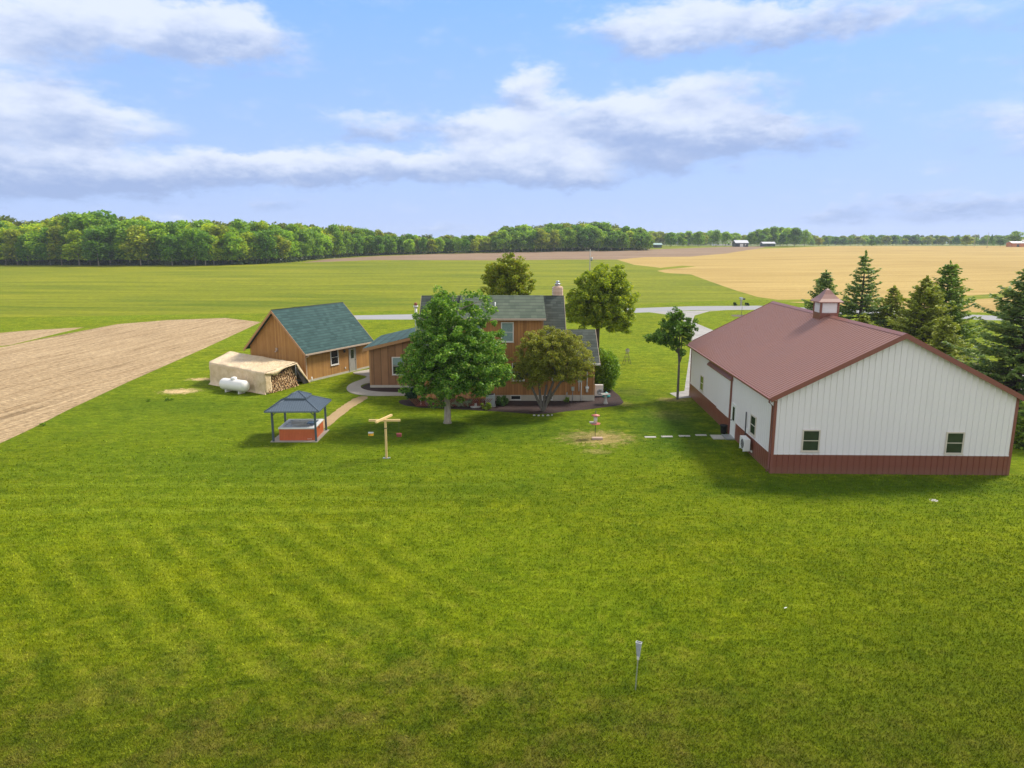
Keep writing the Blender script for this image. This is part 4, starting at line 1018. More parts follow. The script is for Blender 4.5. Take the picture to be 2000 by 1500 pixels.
m = MB(); m.add([(-.05,-.02,.02),(.02,-.03,.05),(.06,0,.03),(.03,.02,.055),(-.04,.015,.035)],[(0,1,2,3,4)]); o = m.build('feather', M['white_plastic']); o.location = (8.97,21.43,.02); tag(o, 'tiny white feather lying alone on the open lawn', 'feather')

# ------------------------------------------------------------------ tarp wood shelter, logs, tank
def tarp_shed():
    S = empty('wood_shelter', (-19.5, 55.1, 0), 0, 'beige tarpaulin shelter sagging over stacked firewood beside the garage', 'shelter')
    o = Vector((-19.5, 55.1, 0))
    NR, FL, RR, RL = Vector((-19.5,55.1,0)), Vector((-25.6,59.3,0)), Vector((-18.0,58.65,0)), Vector((-25.2,63.0,0))
    BR, BL = Vector((-17.4,59.85,0)), Vector((-24.9,64.2,0))
    n, mrows = 46, []
    Z = Vector((0,0,1))
    prof = []   # (function of s giving point) rows from front ground, up, over, down the back
    def row(a, b, za, zb): return lambda s: a.lerp(b, s)+Z*(za+(zb-za)*s)
    keys = [row(NR+Vector((.1,-.28,0)), FL+Vector((-.15,-.2,0)), .0, .0), row(NR+Vector((0,-.06,0)), FL+Vector((0,-.05,0)), .16, .2), row(NR, FL, .9, 1.0), row(NR, FL, 1.66, 1.84), row(NR.lerp(RR,.04), FL.lerp(RL,.04), 1.76, 1.93),
            row(NR.lerp(RR,.5), FL.lerp(RL,.5), 1.80, 2.08), row(NR.lerp(RR,.95), FL.lerp(RL,.95), 1.98, 2.26), row(RR, RL, 1.96, 2.24), row(RR.lerp(BR,.3), RL.lerp(BL,.3), 1.5, 1.6), row(BR, BL, .0, .0)]
    sub = []
    for i in range(len(keys)-1):
        k = 5 if i not in (3, 6) else 2
        for j in range(k): sub.append((i, j/k))
    sub.append((len(keys)-2, 1.))
    vs = []
    for (i, t) in sub:
        for q in range(n+1):
            s = q/n; p = keys[i](s).lerp(keys[i+1](s), t)
            d = noise.noise(Vector((p.x*1.1, p.y*1.1, p.z*1.7)))*.055 + abs(noise.noise(Vector(((p.x+p.z*1.2)*2.6, p.y*.6, p.z*.4))))*.06
            sag = .07*sin(pi*s*4)**2 if i in (4, 5) else 0
            nrm = Vector((-.55,-.82,.25)) if i < 4 else (Vector((0,-.1,1)) if i < 7 else Vector((.3,.9,.3)))
            f = 1 if p.z > .12 else .4
            p = p+nrm*d*f-Z*sag*(1 if i in (4,5) else 0); p.z = max(.012, p.z)
            vs.append(p-o)
    fs = [(a*(n+1)+q, a*(n+1)+q+1, (a+1)*(n+1)+q+1, (a+1)*(n+1)+q) for a in range(len(sub)-1) for q in range(n)]
    t = MB().add(vs, fs, True).build('tarpaulin', M['tarp'], S)
    t.modifiers.new('thick', 'SOLIDIFY').thickness = .012
    # far end closed, near end: return flap and drooping edge
    e = MB(); pts = [keys[k](1.)-o for k in range(10)]; e.add(pts, [list(range(10))]); e.build('end_flap', M['tarp'], S)
    fl = MB(); vs = []; nn = 9
    for j in range(nn+1):
        z = 1.74*(j/nn)
        for i in range(5):
            q = NR.lerp(RR, i/4*.17)+Vector((.02*sin(j*1.3+i), -.04, 0))+Vector((.06*(1-j/nn)*i*.4, 0, 0)); vs.append(Vector((q.x, q.y, max(.01, z+(.05 if j == 0 and i % 2 else 0))))-o)
    fl.add(vs, [(j*5+i, j*5+i+1, (j+1)*5+i+1, (j+1)*5+i) for j in range(nn) for i in range(4)], True)
    # valance hanging across the opening
    vs = []
    for i in range(19):
        s = i/18; q = NR.lerp(RR, s)+Vector((.05,-.03,0)); top = 1.74+.22*s
        drop = .10+.34*math.exp(-((s-.30)/.17)**2)
        vs += [Vector((q.x,q.y,top))-o, Vector((q.x+.04,q.y-.02,top-drop))-o]
    fl.add(vs, [(2*i,2*i+1,2*i+3,2*i+2) for i in range(18)], True)
    dd = d_open = (RR-NR).normalized(); T0 = RR+Z*1.93; B0 = BR+Vector((.05,.05,.0))
    pv = []
    for i in range(9):
        t_ = i/8; q = T0.lerp(B0, t_)+Vector((.03,-.02,0)); wd = .20+.10*sin(t_*5)+.05*t_
        pv += [q-o, q-dd*wd+Vector((.03*sin(i*2.1),0,0))-o]
    fl.add(pv, [(2*i,2*i+2,2*i+3,2*i+1) for i in range(8)], True)
    f_ = fl.build('front_flap', M['tarp'], S); f_.modifiers.new('thick', 'SOLIDIFY').thickness = .01
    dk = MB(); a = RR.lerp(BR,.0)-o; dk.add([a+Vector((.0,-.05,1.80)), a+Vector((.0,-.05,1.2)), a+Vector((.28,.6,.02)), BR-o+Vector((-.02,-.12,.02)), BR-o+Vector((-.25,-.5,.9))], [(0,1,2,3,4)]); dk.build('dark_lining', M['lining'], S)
    fr = MB()
    for p, h in ((NR.lerp(RR,.03),1.7),(RR,1.85),(FL.lerp(RL,.05),1.8),(RL,2.1)): q = p.lerp((NR+RL)/2,.03)-o; fr.tube([(q.x,q.y,0),(q.x,q.y,h)], .03, 6)
    pieces(fr, 'frame', M['grey_metal'], S)
    # split logs, ends to the opening
    d = (RR-NR); d.z = 0; Lw = d.length; d.normalize(); nrm = Vector((d.y,-d.x,0))          # outward from the opening
    protos = []
    for v in range(6):
        lg = MB(); k = random.choice((5,6,7)); a0 = random.random()*6
        if v % 2: ring = [(cos(a0+2*pi*i/k)*random.uniform(.8,1.05), sin(a0+2*pi*i/k)*random.uniform(.8,1.05)) for i in range(k)]
        else: ring = [(cos(a0), sin(a0)), (cos(a0+1.1)*1.05, sin(a0+1.1)*1.05), (cos(a0+2.2), sin(a0+2.2)), (-cos(a0+1.1)*.7, -sin(a0+1.1)*.7)]
        m_ = len(ring)
        lg.add([(0,x,z) for x, z in ring]+[(-4.5,x,z) for x, z in ring], [list(range(m_)), list(range(m_, 2*m_))[::-1]]+[(i,m_+i,m_+(i+1)%m_,(i+1)%m_) for i in range(m_)])
        ob = lg.build('firewood_log', M['log'] if v < 4 else M['log_dark']); protos.append(ob)
    first = set(); ang = atan2(nrm.y, nrm.x); cnt = 0
    s = .42; z_top = lambda q: 1.30+.12*q/Lw+.12*sin(q*2.1)+.10*(q/Lw > .45)
    rowh = .118; zi = 0
    while True:
        z = .07+zi*rowh
        if z > 1.62: break
        q = .30+random.uniform(0,.08)
        while q < Lw*1.0-.12:
            if z < z_top(q):
                pr = random.choice(protos)
                if pr.name in first: ob = pr.copy(); C.objects.link(ob)
                else: ob = pr; first.add(pr.name)
                r = random.uniform(.062,.088)
                p = NR+d*q+nrm*(-.12-.42*z+random.uniform(-.06,.06)+.30)
                ob.location = (p.x, p.y, z+random.uniform(-.015,.015)); ob.rotation_euler = (0, random.uniform(-.05,.05), ang+random.uniform(-.12,.12)); ob.scale = (.09, r, r)
                tag(ob, 'split firewood log with pale sawn end in the pile under the tarpaulin', 'log', 'firewood logs stacked in the shelter'); cnt += 1
            q += random.uniform(.135,.17)
        zi += 1
    for pr in protos:
        if pr.name not in first: bpy.data.objects.remove(pr)
    print('logs', cnt)
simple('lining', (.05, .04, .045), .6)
def m_log(name, c0, c1):
    N = newmat(name); t = N.new('ShaderNodeTexCoord').outputs['Object']; oi = N.new('ShaderNodeObjectInfo').outputs['Random']
    f = N.noise(t, 1.5, 4, .6); nx = N.sep(N.new('ShaderNodeTexCoord').outputs['Normal'])[0]
    c = N.mix(oi, c0, c1); c = N.mix(N.mr(f, .4, .7, 0, .4), c, tuple(k*.5 for k in c0))
    side = N.m('LESS_THAN', nx, .6); c = N.mix(side, c, (.16, .09, .045))
    N.put(N.b.inputs['Base Color'], c); N.b.inputs['Roughness'].default_value = .85
m_log('log', (.48, .26, .10), (.80, .56, .32)); m_log('log_dark', (.30, .15, .06), (.55, .33, .14))
tarp_shed()
def propane_tank():
    a, b = Vector((-23.55, 56.55, 0)), Vector((-20.95, 55.15, 0)); L = (b-a).length; c = (a+b)/2
    T = empty('propane_tank', c, atan2(b.y-a.y, b.x-a.x), 'white horizontal propane tank on short legs before the tarp shelter', 'propane tank')
    r = .47; t = MB(); prof = []
    for k in range(9): th = pi/2*k/8; prof.append((r*sin(th)+.0001, -L/2+.36-.36*cos(th)))
    for k in range(9): th = pi/2*k/8; prof.append((r*cos(th)+.0001, L/2-.36+.36*sin(th)))
    t.lathe((0,0,0), prof, 28); ob = t.build('vessel', M['tank_paint'], T); ob.rotation_euler = (0, pi/2, 0); ob.location = (0,0,.62)
    d = MB(); d.lathe((0,0,1.06), [(.24,0),(.25,.1),(.2,.19),(.08,.23),(0,.235)], 18); d.build('dome', M['tank_paint'], T)
    for s in (-1, 1):
        l = MB(); l.box(s*.75-.05,s*.75+.05,-.3,.3,-.02,.22); l.build('leg', M['tank_paint'], T)
propane_tank()

# ------------------------------------------------------------------ foliage
def leaves(name, cen, size, m, parent, up=.5, aspect=1.6, droop=None, dirs=None):
    """one mesh of small four-cornered leaves; cen (n,3), size (n,)"""
    n = len(cen); cen = np.asarray(cen, float); size = np.asarray(size, float)[:, None]
    if dirs is None:
        a = rng.normal(size=(n, 3)); a[:, 2] *= .6
    else: a = np.asarray(dirs)+rng.normal(size=(n, 3))*.25
    a /= np.linalg.norm(a, axis=1, keepdims=True)
    nr = rng.normal(size=(n, 3)); nr[:, 2] += up*2
    b = np.cross(nr, a); b /= np.linalg.norm(b, axis=1, keepdims=True)+1e-9
    nn = np.cross(a, b)
    A = a*size*aspect/2; Bv = b*size/2
    v = np.empty((n, 4, 3)); v[:, 0] = cen-A; v[:, 1] = cen+Bv+nn*size*.12-A*.15; v[:, 2] = cen+A; v[:, 3] = cen-Bv+nn*size*.12-A*.15
    me = bpy.data.meshes.new(name); me.vertices.add(n*4); me.vertices.foreach_set('co', v.ravel())
    me.loops.add(n*4); me.loops.foreach_set('vertex_index', np.arange(n*4, dtype=np.int32))
    me.polygons.add(n); me.polygons.foreach_set('loop_start', np.arange(0, n*4, 4, dtype=np.int32)); me.polygons.foreach_set('loop_total', np.full(n, 4, dtype=np.int32))
    me.update(calc_edges=True); me.materials.append(m)
    o = bpy.data.objects.new(name, me); C.objects.link(o)
    if parent: o.parent = parent
    return o
def lobe_pts(lobes, n, shell=.45, seed=0):
    """points inside a union of ellipsoids, thicker towards the outside, ragged outline"""
    out = []; w = np.array([l[3]*l[4]*l[5] for l in lobes]); w = w/w.sum()
    while len(out) < n:
        l = lobes[rng.choice(len(lobes), p=w)]
        d = rng.normal(size=3); d /= np.linalg.norm(d)
        rr = 1-abs(rng.normal())*shell
        if rr < 0: continue
        k = 1+.28*noise.noise(Vector((d[0]*1.7+seed, d[1]*1.7, d[2]*1.7)))+.16*noise.noise(Vector((d[0]*4+seed, d[1]*4, d[2]*4)))
        out.append((l[0]+d[0]*l[3]*rr*k, l[1]+d[1]*l[4]*rr*k, l[2]+d[2]*l[5]*rr*k))
    return np.array(out)
def clumpy(centres, per, r, flat=.8, tuft=1.):
    """spread leaves over the outside of many small clumps"""
    n = len(centres)*per; c = np.repeat(centres, per, axis=0); R = np.repeat(rng.uniform(.6, 1.25, len(centres))*r, per)
    d = rng.normal(size=(n, 3)); d /= np.linalg.norm(d, axis=1, keepdims=True)
    rad = R*rng.uniform(.25, 1, n)**.6
    p = c+d*rad[:, None]*np.array([1, 1, flat]); return p
def limb(mb, a, b, r0, r1, bend=.15, n=4):
    a, b = Vector(a), Vector(b); pts = []; L = (b-a).length; off = Vector((random.uniform(-1,1), random.uniform(-1,1), random.uniform(0,.6)))*bend*L
    for i in range(n+1):
        t = i/n; pts.append(a.lerp(b, t)+off*4*t*(1-t)*.5)
    mb.tube(pts, [r0+(r1-r0)*i/n for i in range(n+1)], 7, False)
def broadleaf(name, loc, lobes, trunk_h, trunk_r, leafm, bark, nclump, per, cr, ls, label, cat='tree', stems=None, shell=.45, seed=0, up=.5, gapz=None, limbs=40):
    T = empty(name, loc, 0, label, cat)
    cen = lobe_pts(lobes, nclump, shell, seed)
    if gapz is not None: cen = cen[(cen[:, 2] > gapz)]
    pts = clumpy(cen, per, cr); leaves('crown', pts, rng.uniform(.65, 1.25, len(pts))*ls, leafm, T, up)
    tm = MB(); zc = sum(l[2] for l in lobes)/len(lobes); top = max(l[2]+l[5]*.6 for l in lobes); cx = sum(l[0] for l in lobes)/len(lobes)
    if stems is None:
        pts_ = [Vector((0,0,-.05)), Vector((0,0,.15)), Vector((0.02,0,trunk_h*.5)), Vector((0,0,trunk_h)), Vector((cx*.5,0,(trunk_h+top)/2)), Vector((cx,0,top))]
        tm.tube(pts_, [trunk_r*1.35, trunk_r*1.05, trunk_r*.92, trunk_r*.85, trunk_r*.45, trunk_r*.08], 10)
        heads = [pts_[3].lerp(pts_[5], k/6) for k in range(6)]
    else:
        heads = []
        for (a, b) in stems:
            a, b = Vector(a), Vector(b); sc2 = 1 if a.z < .5 else .42; limb(tm, a, b, trunk_r*sc2, trunk_r*(.55 if sc2 < 1 else .8), .04 if a.z < .5 else .1, 5); heads += [b, a.lerp(b, .8)]
    idx = rng.choice(len(cen), min(limbs, len(cen)), replace=False)
    for i in idx:
        c = Vector(cen[i]); h = min(heads, key=lambda q: (q-c).length+(2 if q.z > c.z else 0)); limb(tm, h, c, trunk_r*.30, .012, .12)
    tm.build('trunk', M[bark], T)
    return T
m_leaf('leaf_maple', (.040, .135, .012), (.23, .43, .045), (.60, .72, .18), .45, nsc=.8)  # third colour: leaf sparkle painted onto scattered leaves
m_leaf('leaf_crab', (.13, .155, .016), (.38, .42, .060), (.46, .36, .07), .48, nsc=.8)
m_leaf('leaf_yellow', (.10, .18, .012), (.42, .52, .035), (.62, .62, .06), .48, nsc=.6)
m_leaf('leaf_yellow_brown', (.12, .18, .014), (.40, .47, .035), (.46, .34, .05), .48, nsc=.6)
m_leaf('leaf_young', (.045, .13, .014), (.17, .31, .030), (.28, .40, .04), .42, nsc=.8)
m_leaf('leaf_hedge', (.070, .17, .010), (.28, .46, .024), (.42, .56, .04), .35, nsc=1.2)
m_leaf('leaf_lime', (.16, .27, .02), (.36, .46, .04), None, .35, nsc=3)
m_leaf('leaf_silver', (.20, .25, .15), (.36, .42, .28), None, .2, nsc=3)
m_leaf('leaf_dark', (.015, .045, .020), (.045, .10, .035), None, .2, nsc=3)
m_leaf('leaf_green', (.03, .085, .012), (.09, .18, .03), None, .3, nsc=3)
m_leaf('needle_blue', (.07, .14, .04), (.28, .40, .10), (.48, .54, .14), .35, nsc=.8, rough=.6)
m_leaf('needle_green', (.07, .15, .018), (.28, .42, .04), (.46, .52, .07), .3, nsc=.8, rough=.6)
m_leaf('needle_olive', (.12, .16, .016), (.38, .44, .04), (.52, .54, .07), .3, nsc=.8, rough=.6)

broadleaf('maple_tree', (-4.3, 46.0, 0), [(.55,0,4.4,3.85,3.4,2.7),(.2,0,6.0,2.6,2.4,2.4),(-.3,0,7.4,1.25,1.3,1.75),(1.9,.2,7.2,1.3,1.3,1.8),(1.9,-.3,3.6,2.4,2.3,1.7),(-1.2,-.2,3.6,2.2,2.3,1.8)], 1.7, .23, M['leaf_maple'], 'bark_pale', 1080, 85, .33, .105, 'large bright green maple with pale trunk standing before the house', shell=.5, seed=3)
broadleaf('crabapple_tree', (2.2, 49.4, 0), [(.8,0,3.9,2.8,2.4,1.9),(.5,0,4.7,2.1,1.9,1.4),(2.1,-.2,3.1,1.6,1.4,1.1),(-.9,-.3,2.9,1.3,1.3,1.2)], .8, .10, M['leaf_crab'], 'bark_mid', 760, 90, .27, .07, 'olive-brown crabapple with several slim trunks in the mulch bed', 
          stems=[((0,0,-.05),(.25,0,1.9)),((.02,.03,-.05),(.9,.2,2.5)),((-.02,0,.05),(-.95,-.1,2.2)),((.05,-.03,-.05),(.55,-.2,1.5)),((.1,0,.2),(1.6,0,2.6)),((-.05,.02,-.03),(-.3,.1,2.4))], shell=.42, seed=9, gapz=1.35, limbs=110)
broadleaf('yard_tree', (-.4, 75, 0), [(0,0,5.2,2.6,2.6,2.6),(0,0,7.7,2.75,2.5,2.2),(.5,0,9.4,1.5,1.4,1.35),(-.7,0,8.8,1.4,1.4,1.3)], 2.2, .24, M['leaf_yellow_brown'], 'bark_dark', 480, 85, .42, .14, 'rounded yellow-green tree rising behind the house ridge left of the chimney', shell=.4, seed=5)
broadleaf('yard_tree', (8.2, 68, 0), [(.35,0,6.3,3.5,3.3,2.8),(.6,0,8.0,2.5,2.4,2.0),(1.5,0,4.9,2.3,2.2,1.6),(-1.3,0,5.2,1.8,1.8,1.6)], 2.6, .26, M['leaf_yellow'], 'bark_dark', 640, 85, .42, .14, 'broad yellow-green tree behind the house right of the brick chimney', shell=.42, seed=12)
broadleaf('young_tree', (12.7, 53.3, 0), [(-.4,0,5.6,1.3,1.2,1.0),(-1.5,0,4.8,1.1,1.0,.6),(.45,0,5.6,.8,.8,.9),(-.35,0,6.4,.7,.7,.6),(-.5,0,4.3,.9,.8,.5),(.1,0,3.6,.45,.4,.5)], 2.6, .10, M['leaf_young'], 'bark_mid', 190, 60, .26, .11, 'slender young tree with lopsided crown left of the barn corner', 
          stems=[((0,0,-.05),(.0,0,2.7)),((0,0,2.6),(-.25,0,4.6)),((0,0,2.6),(.15,.1,5.2)),((0,0,2.65),(-.05,-.1,5.0)),((-.1,0,3.6),(-1.4,0,4.8))], shell=.7, seed=4, limbs=40)
def shrub(name, loc, r, h, m, n, ls, label, cat='shrub', group=None, flat=1., up=.4, z0=.0):
    T = empty(name, loc, 0, label, cat, group)
    cen = lobe_pts([(0,0,z0+h*.5,r,r,h*.52)], max(8, n//25), .3, loc[0])
    cen = cen[cen[:, 2] > .08]
    pts = clumpy(cen, 25, r*.25, flat); pts = pts[pts[:, 2] > .02]
    leaves('foliage', pts, rng.uniform(.7, 1.3, len(pts))*ls, M[m], T, up)
    s = MB()
    for k in range(6):
        a = k*1.05; s.tube([(0,0,-.02),(cos(a)*r*.3,sin(a)*r*.3,z0+h*.45),(cos(a)*r*.55,sin(a)*r*.55,z0+h*.75)], [.03*h*.5+.005,.015*h*.5+.004,.004], 5, False)
    s.build('stem', M['bark_dark'], T)
    return T
shrub('tall_shrub', (7.45,57.0,0), 1.15, 3.05, 'leaf_hedge', 20000, .085, 'tall rounded bright green shrub at the right end of the house')
shrub('shrub', (-7.1,51.9,0), .85, 1.3, 'leaf_dark', 3500, .09, 'dark blue-green shrub low at the left end of the mulch bed')
shrub('hosta', (-5.45,51.1,0), .38, .48, 'leaf_lime', 420, .12, 'lime hosta left of the maple trunk on the mulch', 'plant', up=1.)
shrub('hosta', (-1.85,49.95,0), .40, .45, 'leaf_lime', 420, .12, 'lime hosta just in front of the air conditioner', 'plant', up=1.)
for i, (x, w_) in enumerate(((-4.1,.5),(-3.25,.5))): shrub('silver_shrub', (x,50.9,0), w_, .6, 'leaf_silver', 1700, .05, ['silvery grey-green low plant just right of the maple trunk', 'silvery grey-green low plant beside the round stone fountain'][i], 'plant', 'silvery plants below the deck lattice')
shrub('shrub', (-.75,51.3,0), .5, .75, 'leaf_green', 1500, .07, 'mid green low shrub between air conditioner and first basement window')
shrub('small_plant', (4.15,52.0,0), .28, .42, 'leaf_hedge', 400, .06, 'small yellow-green plant at the foot of the wall near the meters', 'plant')
# weeds at the stubble edge
for i, (x, y, r) in enumerate([(330,782,.45),(292,784,.3),(85,832,.35)]):
    p = g3(x, y); shrub('weed_clump', tuple(p), r*.6, .16, 'leaf_hedge', 260, .07, ['leafy weed clump nearest the bare straw patch', 'small weed clump left of the leafy one in the side lawn', 'weed clump on the edge of the stubble field at far left'][i], 'weed')

# ------------------------------------------------------------------ spruces
def spruce(loc, h, r, m, label, seed=0, dens=1., group='spruces behind the barn', gap=.0):
    T = empty('spruce_tree', loc, random.uniform(0,6), label, 'spruce', group)
    st = random.getstate(); random.seed(seed)
    tr = MB(); tr.tube([(0,0,-.05),(0,0,h*.5),(0,0,h*.97)], [.022*h,.013*h,.01], 8)
    P = []; D = []; S = []
    z = h*.04; lvl = 0
    while z < h*.97:
        f = z/h; R = r*(1-f)**.8*(.78+.44*random.random())*(1 if f > .12 else .8+f*1.6)
        nb = int((5+3*(1-f))*dens)+2
        for b in range(nb):
            a = 2*pi*b/nb+lvl*.7+random.uniform(-.3,.3); Rb = R*random.uniform(.55,1.22)
            if random.random() < gap: continue
            dirh = Vector((cos(a), sin(a), 0)); side = Vector((-sin(a), cos(a), 0)); rise = random.uniform(-.10,.12)+.25*f
            n = max(4, int(Rb/.17)); pts = []
            for i in range(n+1):
                t = i/n; dz = Rb*(rise*t-.28*t*(1-.15*t)*(1-f)+.16*t**3); pts.append(Vector((0,0,z))+dirh*Rb*t+Vector((0,0,dz)))
            if Rb > .5: tr.tube([pts[0], pts[n//2], pts[-1]], [.02+.012*Rb,.014,.004], 4, False)
            for i in range(1, n+1):
                t = i/n; p = pts[i]; w = (.16+.42*(1-t)*min(1.,Rb/2.2)+.05)*min(1., .5+Rb)
                if t < .22: continue
                k = 4+int(w*14)
                for q in range(k):
                    sgn = 1 if q % 2 else -1; s = w*random.random()
                    c = p+side*sgn*s+dirh*(s*.45+random.uniform(-.08,.08))+Vector((0,0,-s*.28+random.uniform(-.05,.04)))
                    P.append(tuple(c)); D.append(tuple((side*sgn*.7+dirh*.7+Vector((0,0,random.uniform(-.35,.1)))).normalized())); S.append(random.uniform(.10,.17)*(.8+.04*h))
        z += max(.16, h*.030)*random.uniform(.8,1.2)/max(.6,dens**.5); lvl += 1
    for q in range(30): P.append((random.gauss(0,.05),random.gauss(0,.05),h*(.95+.06*random.random()))); D.append((0,0,1)); S.append(.14)
    random.setstate(st)
    leaves('foliage', P, S, M[m], T, .9, 2.0, dirs=D)
    tr.build('trunk', M['bark_dark'], T)
    return T
spruce((33.2,76,0), 8.9, 3.7, 'needle_blue', 'blue-green spruce directly behind the barn cupola', 1)
spruce((35.3,72,0), 10.9, 4.1, 'needle_blue', 'tallest thin spruce just right of the cupola, with open boughs', 2, .85, gap=.12)
spruce((37.9,71,0), 7.6, 2.8, 'needle_olive', 'small yellowish spruce between the two taller groups behind the barn', 3, .9, gap=.1)
spruce((38.2,66,0), 8.7, 4.3, 'needle_olive', 'broad olive-green spruce leaning before the dark pointed one', 4, 1.1)
spruce((42.6,70,0), 10.0, 3.9, 'needle_green', 'dark green pointed spruce right of the broad olive one', 5, 1.15)
spruce((33.4,46,0), 10.6, 5.4, 'needle_blue', 'largest blue spruce at the right edge beside the barn roof end', 6, 1.15)
spruce((33.0,66.5,0), 5.2, 2.8, 'needle_olive', 'low olive spruce tucked behind the barn ridge under the small yellowish one', 8, 1.)
spruce((36.8,60,0), 5.6, 2.6, 'needle_olive', 'low olive spruce behind the right slope of the barn roof', 10, 1., gap=.1)
spruce((30.6,40.5,0), 3.2, 1.7, 'needle_green', 'short dark spruce growing at the right rear side of the barn', 11, 1.)
# bare grey tree by the spruces
def bare_tree(loc, h):
    T = empty('bare_tree', loc, 0, 'small leafless grey tree between the olive spruce and the blue spruce', 'tree'); m = MB()
    m.tube([(0,0,-.03),(0,0,h*.5),(.1,0,h)], [.05,.035,.008], 6)
    for k in range(34):
        z = h*random.uniform(.25,.95); a = random.uniform(0,6.3); l = (h-z)*.5+.25
        limb(m, (0,0,z), (cos(a)*l, sin(a)*l, z+l*.35), .018, .005, .2, 3)
    m.build('trunk', M['bark_grey'], T)
bare_tree((37.9,57.,0), 4.0)
# sapling in the mulch ring beyond the driveway
T = empty('sapling', (37.7,116.7,0), 0, 'thin bare sapling in a round mulch ring by the road', 'tree'); MB().tube([(0,0,0),(.03,0,1.6),(0,0,3.2)], [.035,.025,.01], 6).build('trunk', M['bark_grey'], T)

# ------------------------------------------------------------------ roadside things
def mailbox():
    p = g3(1447,597); o = empty('mailbox', p, .1, 'grey mailbox on a post at the far side of the road', 'mailbox')
    MB().box(-.1,.1,-.1,.1,-.05,1.15).build('post', M['pole_wood'], o)
    b = MB(); b.slab([(-.2,-.3,1.16),(.2,-.3,1.16),(.2,-.3,1.45),(.12,-.3,1.58),(-.12,-.3,1.58),(-.2,-.3,1.45)], (0,.75,0)); b.build('box', M['galvanised'], o)
    MB().box(.2,.72,-.2,.3,1.12,1.4).build('newspaper_box', M['dark_plastic'], o)
    for i, dx in enumerate((-1.0, 1.0)): 
        q = Vector(p)+Vector((dx*1.1,.1,0)); shrub('low_plant', tuple(q), .55, .5, 'leaf_dark', 300, .14, ['dark low plant left of the mailbox post','dark low plant right of the mailbox post'][i], 'plant', 'low plants round the mailbox')
mailbox()
def utility_pole(p, h, label, arms=True):
    o = empty('utility_pole', p, .15, label, 'utility pole', 'utility poles')
    MB().tube([(0,0,-.1),(0,0,h)], [.17,.11], 8).build('pole', M['pole_wood'], o)
    if arms:
        MB().box(-1.2,1.2,-.06,.06,h-.5,h-.38).build('crossarm', M['pole_wood'], o)
        m = MB(); m.tube([(.45,0,h-3.2),(.45,0,h-2.2)], .28, 10); m.box(.1,.3,-.04,.04,h-2.9,h-2.8); m.build('transformer', M['grey_metal'], o)
    return o
utility_pole(Vector((21.2,196,H(21.2,196))), 9.6, 'pale utility pole with transformer rising from the green field behind the house')
for i, (x, d, h) in enumerate([(1886,560,9.5),(1911,520,11),(1838,640,9)]):
    X = (x-1000)/F*d; utility_pole(Vector((X, d, H(X, d))), h, ['thin distant pole by the conifer at the wheat crest','tallest thin distant pole at the wheat crest','shortest thin distant pole left of the others'][i], False)

# ------------------------------------------------------------------ far trees and woods
def far_variant(kind, seed):
    """unit tree, height 1"""
    r = np.random.default_rng(seed); pts = []
    if kind == 'conifer':
        for k in range(1500):
            f = r.random()**.7; R = .26*(1-f)*(.7+.5*r.random()); a = r.random()*6.28; pts.append((cos(a)*R, sin(a)*R, .05+f*.95))
        sz = r.uniform(.03,.05,1500)
    else:
        nl = r.integers(9, 14); 
        for l in range(nl):
            f = l/(nl-1); zc = .42+.46*f+r.normal()*.03; rad = .30*sin(pi*min(1,(f*.8+.22)))**.7; a = r.random()*6.28; rr = rad*r.uniform(.3,.85)
            lr = r.uniform(.11,.18); n = 230
            d = r.normal(size=(n,3)); d /= np.linalg.norm(d,axis=1,keepdims=True); q = r.uniform(.55,1.1,n)[:,None]
            pts += list(np.array([cos(a)*rr, sin(a)*rr, min(zc,.9)])+d*q*lr*np.array([1,1,.8]))
        n = 420; a = r.random(n)*6.28; rr = np.sqrt(r.random(n))*.26; z = r.uniform(.16,.5,n); pts += list(np.stack([np.cos(a)*rr,np.sin(a)*rr,z],1))
        sz = r.uniform(.028,.052,len(pts))
    return np.array(pts), sz
m_leaf('leaf_far', (.085, .19, .014), (.33, .50, .036), (.48, .56, .06), .48, use_obj=True, nsc=4)
VAR = []
for i in range(9):
    kind = 'conifer' if i == 8 else 'broad'
    pts, sz = far_variant(kind, 100+i)
    T = empty('woodland_tree' if kind == 'broad' else 'far_conifer', (0,0,0)); leaves('crown', pts, sz, M['leaf_far'], T, .5, 1.4)
    t = MB(); t.tube([(0,0,-.02),(.005,0,.3),(0,0,.75)], [.014,.010,.003], 6, False)
    for k in range(4):
        a = random.uniform(0,6.3); t.tube([(0,0,.28+.08*k),(cos(a)*.12,sin(a)*.12,.5+.08*k)], [.006,.002], 4, False)
    t.build('trunk', M['bark_grey'] if i % 2 else M['bark_pale'], T); VAR.append(T)
COL = {'deep green': (.62,.80,.85), 'bright green': (1.15,1.22,.9), 'yellow-green': (1.7,1.42,.85), 'olive': (1.35,1.05,.95), 'mid green': (.9,1.0,1.0), 'pale green': (1.35,1.35,1.25), 'blue-green': (.55,.75,1.15), 'brownish': (1.5,.95,1.0)}
used = set(); NT_ = [0]
def plant(px_x, Y, h, colr, wide, lab, cat='tree', group=None, var=None):
    k = var if var is not None else random.randrange(8)
    u = (px_x-1000)/F; X = u*Y*1.018; z = H(X, Y)
    root = VAR[k]
    if k in used: o = copy_tree(root)
    else: o = root; used.add(k)
    o.location = (X, Y, z-.1); o.rotation_euler = (0,0,random.uniform(0,6.3)); o.scale = (h*wide, h*wide, h)
    c = COL[colr]; j = random.uniform(.88,1.12)
    for ch in o.children:
        if ch.name.startswith('crown'): ch.color = (c[0]*j, c[1]*j, c[2]*j, 1)
    tag(o, lab, cat, group); NT_[0] += 1
    return o
def interp(tab, x):
    for (a, va), (b, vb) in zip(tab, tab[1:]):
        if x <= b: t = (x-a)/(b-a); return va+(vb-va)*max(0, min(1, t))
    return tab[-1][1]
